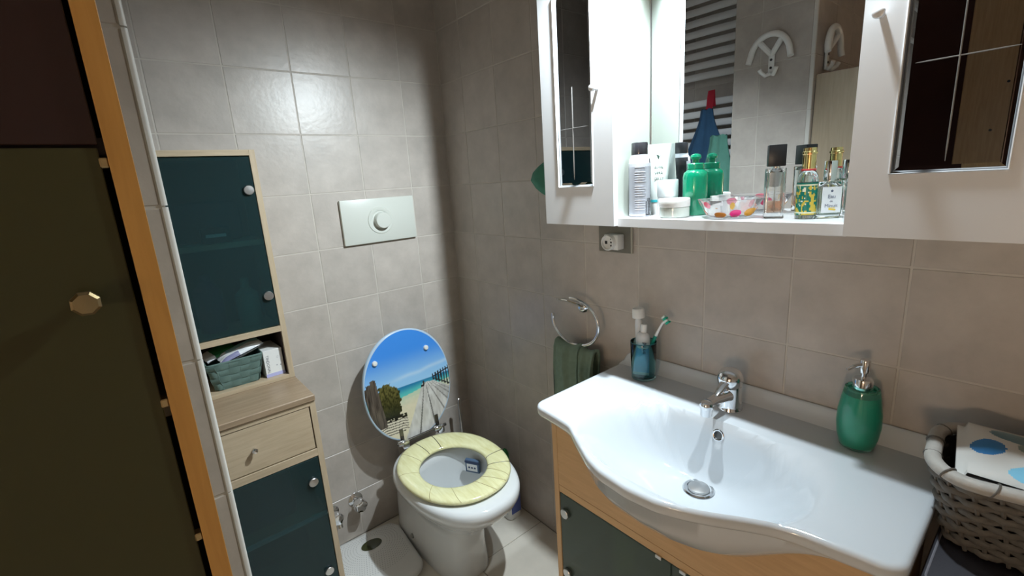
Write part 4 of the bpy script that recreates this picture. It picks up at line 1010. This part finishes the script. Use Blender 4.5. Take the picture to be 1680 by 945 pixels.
# tall square perfume
def glass_block(name, label, x, y, rz, hx, hy, h, neck, liquid, fill, cap, capm, wall=.004, cham=.004, gm=M_GLASS):
    t = thing(name, label, 'perfume', (x, y, S)); mx = TR(x, y, S + .0003) @ RZ(rz)
    G_ = G().rings([[(a, b, 0) for a, b in rrect(0, 0, hx - .001, hy - .001, cham, 3)], [(a, b, .0015) for a, b in rrect(0, 0, hx, hy, cham, 3)], [(a, b, h - .002) for a, b in rrect(0, 0, hx, hy, cham, 3)], [(a, b, h) for a, b in rrect(0, 0, hx - .002, hy - .002, cham, 3)]], mx=mx)
    ins_ = [[(a, b, z) for a, b in rrect(0, 0, hx - wall, hy - wall, cham * .7, 3)] for z in (.012, h - .010)]
    cav = bmesh.new()
    body = obj('glass_body', G_, gm, t, 30)
    if liquid: obj('liquid', G().rings([ins_[0], [(a, b, .012 + (h - .022) * fill) for a, b, _ in ins_[0]]], mx=mx), liquid, t, 30)
    obj('dip_tube', G().tube([(0, 0, .014), (0, 0, h)], .0014, 6, mx=mx), M_WHITEP, t)
    obj('neck', G().lathe([(neck, 0), (neck, .006)], (0, 0, h), n=24, mx=mx), M_CHROME, t)
    (chx, chy, ch) = cap
    if chy: obj('cap', G().box(-chx, chx, -chy, chy, h + .003, h + .003 + ch, .0015, mx=mx, seg=2), capm, t, 30)
    else: obj('cap', G().lathe([(chx * .97, 0), (chx, .001), (chx, ch - .001), (chx * .95, ch), (.001, ch)], (0, 0, h + .003), n=32, mx=mx), capm, t)
    return t, mx
M_AMBER = mat('rose_liquid', (.90, .62, .48), .0, trans=.85, ior=1.36)
# thin walled rectangular glass: outer and inner shells
def shell_block(name, label, x, y, rz, hx, hy, h, wall, base, cham=.003):
    t = thing(name, label, 'perfume', (x, y, S)); mx = TR(x, y, S + .0003) @ RZ(rz)
    R = lambda a, b, z: [(p, q, z) for p, q in rrect(0, 0, a, b, cham, 3)]
    obj('glass_body', G().rings([R(hx - .001, hy - .001, 0), R(hx, hy, .0012), R(hx, hy, h - .0012), R(hx - .001, hy - .001, h), R(.006, .0055, h), R(hx - wall, hy - wall, h - .008), R(hx - wall - .0005, hy - wall - .0005, base + .003), R(hx - wall - .003, hy - wall - .003, base)], mx=mx), M_GLASS, t, 30)
    obj('dip_tube', G().tube([(0, 0, base + .002), (0, 0, h)], .0011, 6, mx=mx), M_WHITEP, t)
    obj('neck', G().lathe([(.008, 0), (.008, .004)], (0, 0, h), n=20, mx=mx), M_CHROME, t)
    return t, mx
t, mx = shell_block('perfume_bottle', 'tall clear square perfume bottle with large black cap', -.090, -1.3425, -62, .0175, .0150, .098, .003, .010)
obj('perfume_liquid', G().rings([[(a, b, z) for a, b in rrect(0, 0, .0138, .0112, .003, 3)] for z in (.0115, .034)], mx=mx), M_AMBER, t, 30)
obj('inner_funnel', G().lathe([(.009, .062), (.0105, .064), (.0125, .094), (.0123, .095)], n=24, mx=mx, cap0=False, cap1=False), mat('frosted_inner', (.8, .8, .8), .2, trans=.7), t)
obj('cap', G().box(-.0155, .0155, -.0135, .0135, .1015, .1425, .0012, mx=mx, seg=2), M_BLACK, t, 30)
# cologne with green and gold label
kc = (-.087, -1.400, S)
t = thing('cologne_bottle', 'cologne bottle with green and gold label and gold cap', 'perfume', kc)
obj('glass_body', G().lathe([(.0165, .0003), (.0178, .002), (.0178, .072), (.0165, .081), (.013, .088), (.0105, .090)], kc, n=40), mat('greenish_clear_glass', (.85, .95, .92), .02, trans=.95), t, 40)
Lb = (mat('label_green', (.0, .16, .12), .35), mat('label_gold', (.60, .45, .06), .35), mat('label_cream', (.70, .72, .55), .4))
g = G(); nz_, na = 22, 60
for i in range(nz_):
    for j in range(na):
        z0, z1 = .008 + .060 * i / nz_, .008 + .060 * (i + 1) / nz_; a0, a1 = 2 * PI * j / na, 2 * PI * (j + 1) / na; r = .01815
        f = (i + .5) / nz_; q = ((j + .5) / na * 3) % 1; qq = abs(q - .5) * 2
        m_ = 0
        if i in (1, nz_ - 2): m_ = 2
        elif f < .93:
            v_ = vnoise(j * .62 + 5, i * .55) + .25 * (qq - .4) + .2 * (.5 - f)
            m_ = 1 if v_ > .60 else (2 if v_ < .16 else 0)
        g.raw([(kc[0] + r * math.cos(a0), kc[1] + r * math.sin(a0), kc[2] + z0), (kc[0] + r * math.cos(a1), kc[1] + r * math.sin(a1), kc[2] + z0), (kc[0] + r * math.cos(a1), kc[1] + r * math.sin(a1), kc[2] + z1), (kc[0] + r * math.cos(a0), kc[1] + r * math.sin(a0), kc[2] + z1)], [(0, 1, 2, 3)], mi=m_)
bmesh.ops.remove_doubles(g.bm, verts=g.bm.verts, dist=1e-6)
obj('label_wrap', g, Lb, t, 40)
M_GOLD = mat('gold_metal', (.78, .62, .28), .15, 1.0)
obj('seal_ring', G().lathe([(.0125, 0), (.0128, .001), (.0128, .003), (.0115, .0035)], (kc[0], kc[1], kc[2] + .090), n=28), mat('red_seal', (.55, .05, .06), .4), t)
gcp = obj('cap', G().lathe([(.0112, 0), (.0112, .026), (.0128, .0275), (.0128, .031), (.0112, .0325), (.0108, .0385), (.001, .039)], (kc[0], kc[1], kc[2] + .0935), n=32), M_GOLD, t)
# eau perfume with white label and silver cap
t, mx = shell_block('perfume_bottle', 'small square perfume bottle with white label and silver cap beside the right door', -.066, -1.430, -50, .0225, .0130, .068, .003, .006)
obj('perfume_liquid', G().rings([[(a, b, z) for a, b in rrect(0, 0, .0200, .0095, .002, 3)] for z in (.007, .056)], mx=mx), mat('pale_green_liquid', (.86, .97, .86), 0, trans=.9, ior=1.36), t, 30)
lb = obj('label', G().box(-.0165, .0165, -.0134, -.0131, .010, .058, 0, mx=mx), mat('label_white', (.72, .75, .80), .4), t, 0)
g = G()
for k, (tx, sz) in enumerate((('Eau', .0095), ('de', .0055), ('Minuit', .0088))): g.text(tx, sz, mx @ frame((0, -.01345, .040 - .0085 * k), (1, 0, 0), (0, 0, 1)))
g.lathe([(.0022, 0), (.0022, .0002)], mx=mx @ TR(0, -.01345, .0505) @ RX(90), n=12)
obj('label_lettering', g, mat('blue_grey_ink', (.10, .12, .20), .5), lb, 0)
obj('label_mark', G().box(-.006, .006, -.01355, -.01345, .0145, .0175, 0, mx=mx @ RY(8)).box(-.004, .007, -.01355, -.01345, .018, .0195, 0, mx=mx), mat('yellow_ink', (.75, .55, .08), .5), lb, 0)
obj('cap', G().lathe([(.0105, 0), (.0108, .001), (.0108, .034), (.0102, .0355), (.001, .036)], (0, 0, .070), n=32, mx=mx), M_CHROME, t)

# ---------------------------------------------------------------- dark hamper, wicker basket and packets at the right
YB0 = -1.664
hm = thing('dark_hamper', 'dark charcoal box standing right of the washbasin under the wicker basket', 'hamper', (-.16, -1.87, 0))
M_CHAR = mat('charcoal_fabric', (.028, .027, .036), .6, noise=.15, nscale=12, bump=.2, bscale=600)
obj('body', G().box(-.300, -.012, -2.08, YB0, 0, .775, .012, seg=3), M_CHAR, hm, 40)
obj('lid', G().box(-.312, -.008, -2.09, YB0 + .004, .777, .799, .006, seg=2), M_CHAR, hm, 40)
obj('edge_piping', G().tube([(x, y, .7985) for x, y in rrect(-.160, (-2.09 + YB0 + .004) / 2, .148, (2.09 + YB0 + .004) / 2 - .004 if False else .209, .012, 4)], .0016, 6, True), mat('grey_piping', (.22, .22, .25), .4), hm)
wk = thing('wicker_basket', 'grey painted wicker basket with padded rim on the charcoal box', 'basket', (-.125, -1.80, .8))
M_WICK = mat('grey_wicker', (.12, .112, .10), .6, noise=.35, nscale=90, bump=.3, bscale=300)
M_WRIM = mat('pale_wicker_rim', (.40, .385, .36), .55, noise=.18, nscale=50, bump=.3, bscale=200)
WC = (-.134, -1.792)
WROT = RZ(5)
def wloop(t, n=120, out=0.0):
    hx, hy_ = .066 + .026 * t, .128 + .026 * t
    p = rrect(0, 0, hx + out, hy_ + out, .042 + .010 * t, 8); per = [0]
    for q in range(len(p)): per.append(per[-1] + math.dist(p[q], p[(q + 1) % len(p)]))
    r = []; q = 0
    for j in range(n):
        s_ = per[-1] * j / n
        while per[q + 1] < s_: q += 1
        a, b = p[q], p[(q + 1) % len(p)]; f = (s_ - per[q]) / max(1e-9, per[q + 1] - per[q])
        nx, ny = b[1] - a[1], -(b[0] - a[0]); L = math.hypot(nx, ny) or 1
        r.append((a[0] + (b[0] - a[0]) * f, a[1] + (b[1] - a[1]) * f, nx / L, ny / L))
    return r
WM = TR(WC[0], WC[1], .8) @ WROT
WH = .128; NWV = 11; NST = 30
for k in range(NWV):
    t = (k + .5) / NWV; lp = wloop(t, 180)
    pts = [(x + nx * .0042 * math.cos(PI * NST * j / 180 + PI * k), y + ny * .0042 * math.cos(PI * NST * j / 180 + PI * k), .006 + t * (WH - .008) + .0012 * math.sin(j * 1.7 + k)) for j, (x, y, nx, ny) in enumerate(lp)]
    obj('weaver', G().tube(pts, .0052, 7, True, mx=WM, flat=(1.0, .62)), M_WICK, wk, 60)
for j in range(NST):
    pts = []
    for t in (0, .33, .66, 1.0):
        lp = wloop(t, 180); x, y, nx, ny = lp[j * 6 % 180]; pts.append((x, y, .004 + t * (WH - .004)))
    obj('stake', G().tube(pts, .0030, 6, mx=WM), M_WICK, wk)
obj('lining', G().rings([[(x - nx * .006, y - ny * .006, .004 + t * (WH - .006)) for x, y, nx, ny in wloop(t, 60)] for t in (0, .5, 1)], True, True, False, WM), mat('dark_lining', (.05, .045, .04), .8), wk, 60)
obj('rim', G().tube([(x, y, WH + .006 + .0018 * math.sin(j * .35)) for j, (x, y, nx, ny) in enumerate(wloop(1.0, 120))], .0108, 12, True, mx=WM, flat=(.9, 1.0)), M_WRIM, wk, 60)
for j in range(0, 120, 7):
    lp = wloop(1.0, 120); x, y, nx, ny = lp[j]; x2, y2, _, _ = lp[(j + 1) % 120]; tx, ty = x2 - x, y2 - y; L = math.hypot(tx, ty); tx, ty = tx / L * .35, ty / L * .35
    obj('rim_tie', G().tube([(x + nx * .0112 * math.cos(a) + tx * .012 * math.sin(a), y + ny * .0112 * math.cos(a) + ty * .012 * math.sin(a), WH + .006 + .0104 * math.sin(a)) for a in np.linspace(0, 2 * PI, 16, endpoint=False)], .0014, 5, True, mx=WM), M_WICK, wk)
# leafy tissue packet
M_TIS = mat('white_tissue_film', (.64, .64, .62), .25, coat=.2)
blob = ((.70, -.05, .17, .26, 1), (.42, -.62, .26, .24, 2), (.22, -.22, .20, .24, 4), (-.12, -.05, .26, .40, 3), (.10, .66, .42, .30, 5), (-.55, .5, .25, .35, 1), (-.5, -.5, .25, .3, 4), (-.85, 0, .2, .3, 2))
def tis(u, v, s):
    return 0
n = 96; g = G(); mxp = TR(-.132, -1.775, .932) @ RZ(97) @ RX(-7) @ RY(-3)
def tp(u, v, s):
    e = (1 - abs(u) ** 5) * (1 - abs(v) ** 5); return (u * .112, v * .072, s * .020 * (.10 + .90 * e) + .004 * math.sin(4 * u + 3 * v) * e + (.010 * (abs(v) ** 3) if abs(u) < .9 else 0))
for s_ in (1, -1):
    vs = [tp(-1 + 2 * i / n, -1 + 2 * j / n, s_) for i in range(n + 1) for j in range(n + 1)]; fs = []; mis = []
    for i in range(n):
        for j in range(n):
            u, v = -1 + 2 * (i + .5) / n, -1 + 2 * (j + .5) / n; m_ = 0
            if s_ > 0:
                for bu, bv, ru, rv, bm_ in blob:
                    if ((u - bu) / ru) ** 2 + ((v - bv) / rv) ** 2 < 1: m_ = bm_
            g.raw([vs[i * (n + 1) + j], vs[(i + 1) * (n + 1) + j], vs[(i + 1) * (n + 1) + j + 1], vs[i * (n + 1) + j + 1]], [(0, 1, 2, 3)], mxp, m_)
bmesh.ops.remove_doubles(g.bm, verts=g.bm.verts, dist=1e-5)
tag(obj('tissue_packet', g, [M_TIS, mat('leaf_blue', (.03, .19, .46), .3), mat('leaf_slate', (.10, .22, .27), .3), mat('leaf_navy', (.03, .12, .26), .3), mat('leaf_grey_green', (.20, .28, .27), .3), mat('leaf_sky', (.22, .55, .76), .3)], None, 60), 'white tissue packet printed with blue leaves inside the wicker basket', 'packet')
g = G().box(-.03, .03, -.05, .05, 0, .03, .004, mx=TR(-.15, -1.745, .845) @ RZ(20) @ RX(20))
tag(obj('comb_case', g, M_BLACK, None, 40), 'dark case lying under the tissue packet in the wicker basket', 'case')

# ---------------------------------------------------------------- left cabinet with olive glass door
LX1, LYF, LT = -1.0875, -1.215, 1.728; LX0 = LX1 - .42
lc = thing('honey_cabinet', 'honey coloured wood cabinet with olive glass door at the left edge', 'cabinet', ((LX0 + LX1) / 2, -1.12, 0))
for x0 in (LX0, LX1 - .0165):
    sp_ = obj('side_panel', G().box(x0, x0 + .0165, LYF + .0015, YP - .002, 0, LT), M_HONEY, lc)
    obj('edge_band', G().box(x0, x0 + .0165, LYF, LYF + .0015, 0, LT, .0004), M_EDGE, sp_)
obj('top_panel', G().box(LX0 + .0165, LX1 - .0165, LYF, YP - .002, LT - .0165, LT), M_HONEY, lc)
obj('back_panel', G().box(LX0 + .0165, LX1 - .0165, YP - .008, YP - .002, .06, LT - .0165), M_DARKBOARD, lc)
for z in (.06, .62, 1.21): obj('shelf', G().box(LX0 + .0165, LX1 - .0165, LYF + .02, YP - .008, z - .008, z + .008), M_HONEY, lc)
obj('divider', G().box(LX0 + .0165, LX1 - .0165, LYF + .014, YP - .008, 1.447, 1.461), M_DARKBOARD, lc)
od = obj('glass_door', G().box(LX0 + .019, LX1 - .0165 - .005, LYF + .003, LYF + .008, .07, 1.452, .0008), M_OLIVE, lc)
obj('upper_door', G().box(LX0 + .019, LX1 - .0165 - .004, LYF + .005, LYF + .010, 1.4545, LT - .019, .0008), M_MAROON, lc)
kn = G().lathe([(.006, 0), (.006, .008), (.011, .010), (.0125, .013), (.0125, .020), (.010, .023), (.001, .0235)], n=8, mx=TR(-1.1405, LYF + .003, 1.3285) @ RX(90) @ RZ(20) @ Matrix.Scale(.82, 4))
obj('knob', kn, mat('bronze_knob', (.36, .28, .15), .3, .9), od, 20)
for zz in (1.440, 1.222, 1.075):
    obj('door_clip', G().box(LX1 - .0225, LX1 - .0165, LYF + .001, LYF + .012, zz - .004, zz + .004, .001), mat('brass_clip', (.50, .38, .2), .3, .8), od)

# ---------------------------------------------------------------- opposite wall, seen in the mirrors
ra = thing('towel_radiator', 'pale grey ladder towel radiator reflected in the niche mirror', 'radiator', (XR + .06, -.42, .88))
M_RAD = mat('radiator_enamel', (.74, .74, .75), .3)
R0, R1 = -.680, -.12
for y in (R0, R1):
    obj('upright', G().tube([(XR + .045, y, .88), (XR + .045, y, 2.24)], .019, 14), M_RAD, ra)
bars = [1.84 + .049 * k for k in range(8)] + [1.37 + .049 * k for k in range(8)] + [.92 + .049 * k for k in range(8)]
bm0 = None
for z in bars:
    pts = [(XR + .05 + .020 * math.sin(PI * k / 10), R0 + (R1 - R0) * k / 10, z) for k in range(11)]
    if bm0 is None: bm0 = obj('bar', G().tube(pts, .0165, 10, flat=(1, .6)), M_RAD, ra); z_first = z
    else:
        o = bm0.copy(); COL.objects.link(o); o.location = (0, 0, z - z_first)
for y in (R0, R1):
    for z in (1.02, 2.12): obj('bracket', G().tube([(XR + .001, y, z), (XR + .045, y, z)], .008, 10), M_RAD, ra)
def hang(name, label, y, zt, w0, w1, h, col, cat='towel', x=XR + .085):
    g = G(); rs = []
    for k in range(15):
        t = k / 14; wd = w0 + (w1 - w0) * sstep(0, .55, t); n = 40
        rs.append([(x + (.012 + .022 * t) * math.sin(2 * PI * j / n) * (1 + .25 * math.sin(7 * 2 * PI * j / n + t * 4)), y + wd * math.cos(2 * PI * j / n) * (1 + .04 * math.sin(9 * 2 * PI * j / n)), zt - h * t - .004 * math.sin(5 * 2 * PI * j / n)) for j in range(n)])
    return tag(obj(name, g.rings(rs), mat(name + cat + str(int(y * 1000)), col, .95, noise=.25, nscale=25, bump=.6, bscale=300), None, 70), label, cat)
hang('bath_towel', 'navy blue towel hanging from the radiator, reflected in the mirror', -.535, 1.675, .03, .105, .45, (.025, .075, .15), x=XR + .125)
hang('bath_towel', 'sea green towel bunched at the radiator end, reflected in the mirror', -.628, 1.545, .04, .085, .45, (.09, .24, .19), x=XR + .185)
tag(obj('red_strap', G().raw([(XR + .074 + .012 * math.sin(PI * min(k, 6) / 6) + (.045 * max(0, k - 3) / 5), -.535 + sy * .017, 1.69 + (.03 * k if k < 3 else .075 - .024 * (k - 3))) for k in range(9) for sy in (-1, 1)], [(2 * k, 2 * k + 1, 2 * k + 3, 2 * k + 2) for k in range(8)]), mat('red_band', (.38, .012, .03), .6), None), 'red hanging loop over a radiator bar, reflected in the mirror', 'strap')
def hook(label, M0):
    h = thing('wall_hook', label, 'hook', M0.translation, 'white wall hooks')
    L = lambda p: M0 @ Vector(p)
    pts = [L((.075 * math.cos(a), .030, .085 * math.sin(a) - .02)) for a in np.linspace(math.radians(10), math.radians(170), 17)]
    pts = [L((.080, .034, -.032))] + pts + [L((-.080, .034, -.032))]
    obj('arch', G().tube(pts, .0115, 12), M_WHITEP, h)
    obj('stem', G().box(-.012, .012, .001, .012, -.085, .0, .004, mx=M0, seg=2), M_WHITEP, h)
    for s_ in (-1, 1):
        obj('branch', G().tube([L((0, .010, -.01)), L((s_ * .018, .018, .012)), L((s_ * .042, .028, .042))], .0105, 10), M_WHITEP, h)
        obj('lower_peg', G().tube([L((0, .008, -.078)), L((s_ * .016, .022, -.086)), L((s_ * .028, .036, -.072)), L((s_ * .032, .040, -.062))], [.008, .0075, .0075, .0085], 10), M_WHITEP, h)
    for z in (-.028, -.058): obj('screw', G().lathe([(.005, 0), (.005, .0015)], n=12, mx=M0 @ TR(0, .012, z) @ RX(-90)), M_BLACK, h)
    return h
hook('white anchor shaped hook on the tiled wall, reflected beside the towel radiator', frame((XP + .001, -.868, 1.838), (0, -1, 0), (1, 0, 0)))
hook('white anchor shaped hook seen side on in the mirror above the cabinet', frame((-1.165, YP - .001, 1.835), (-1, 0, 0), (0, -1, 0)))
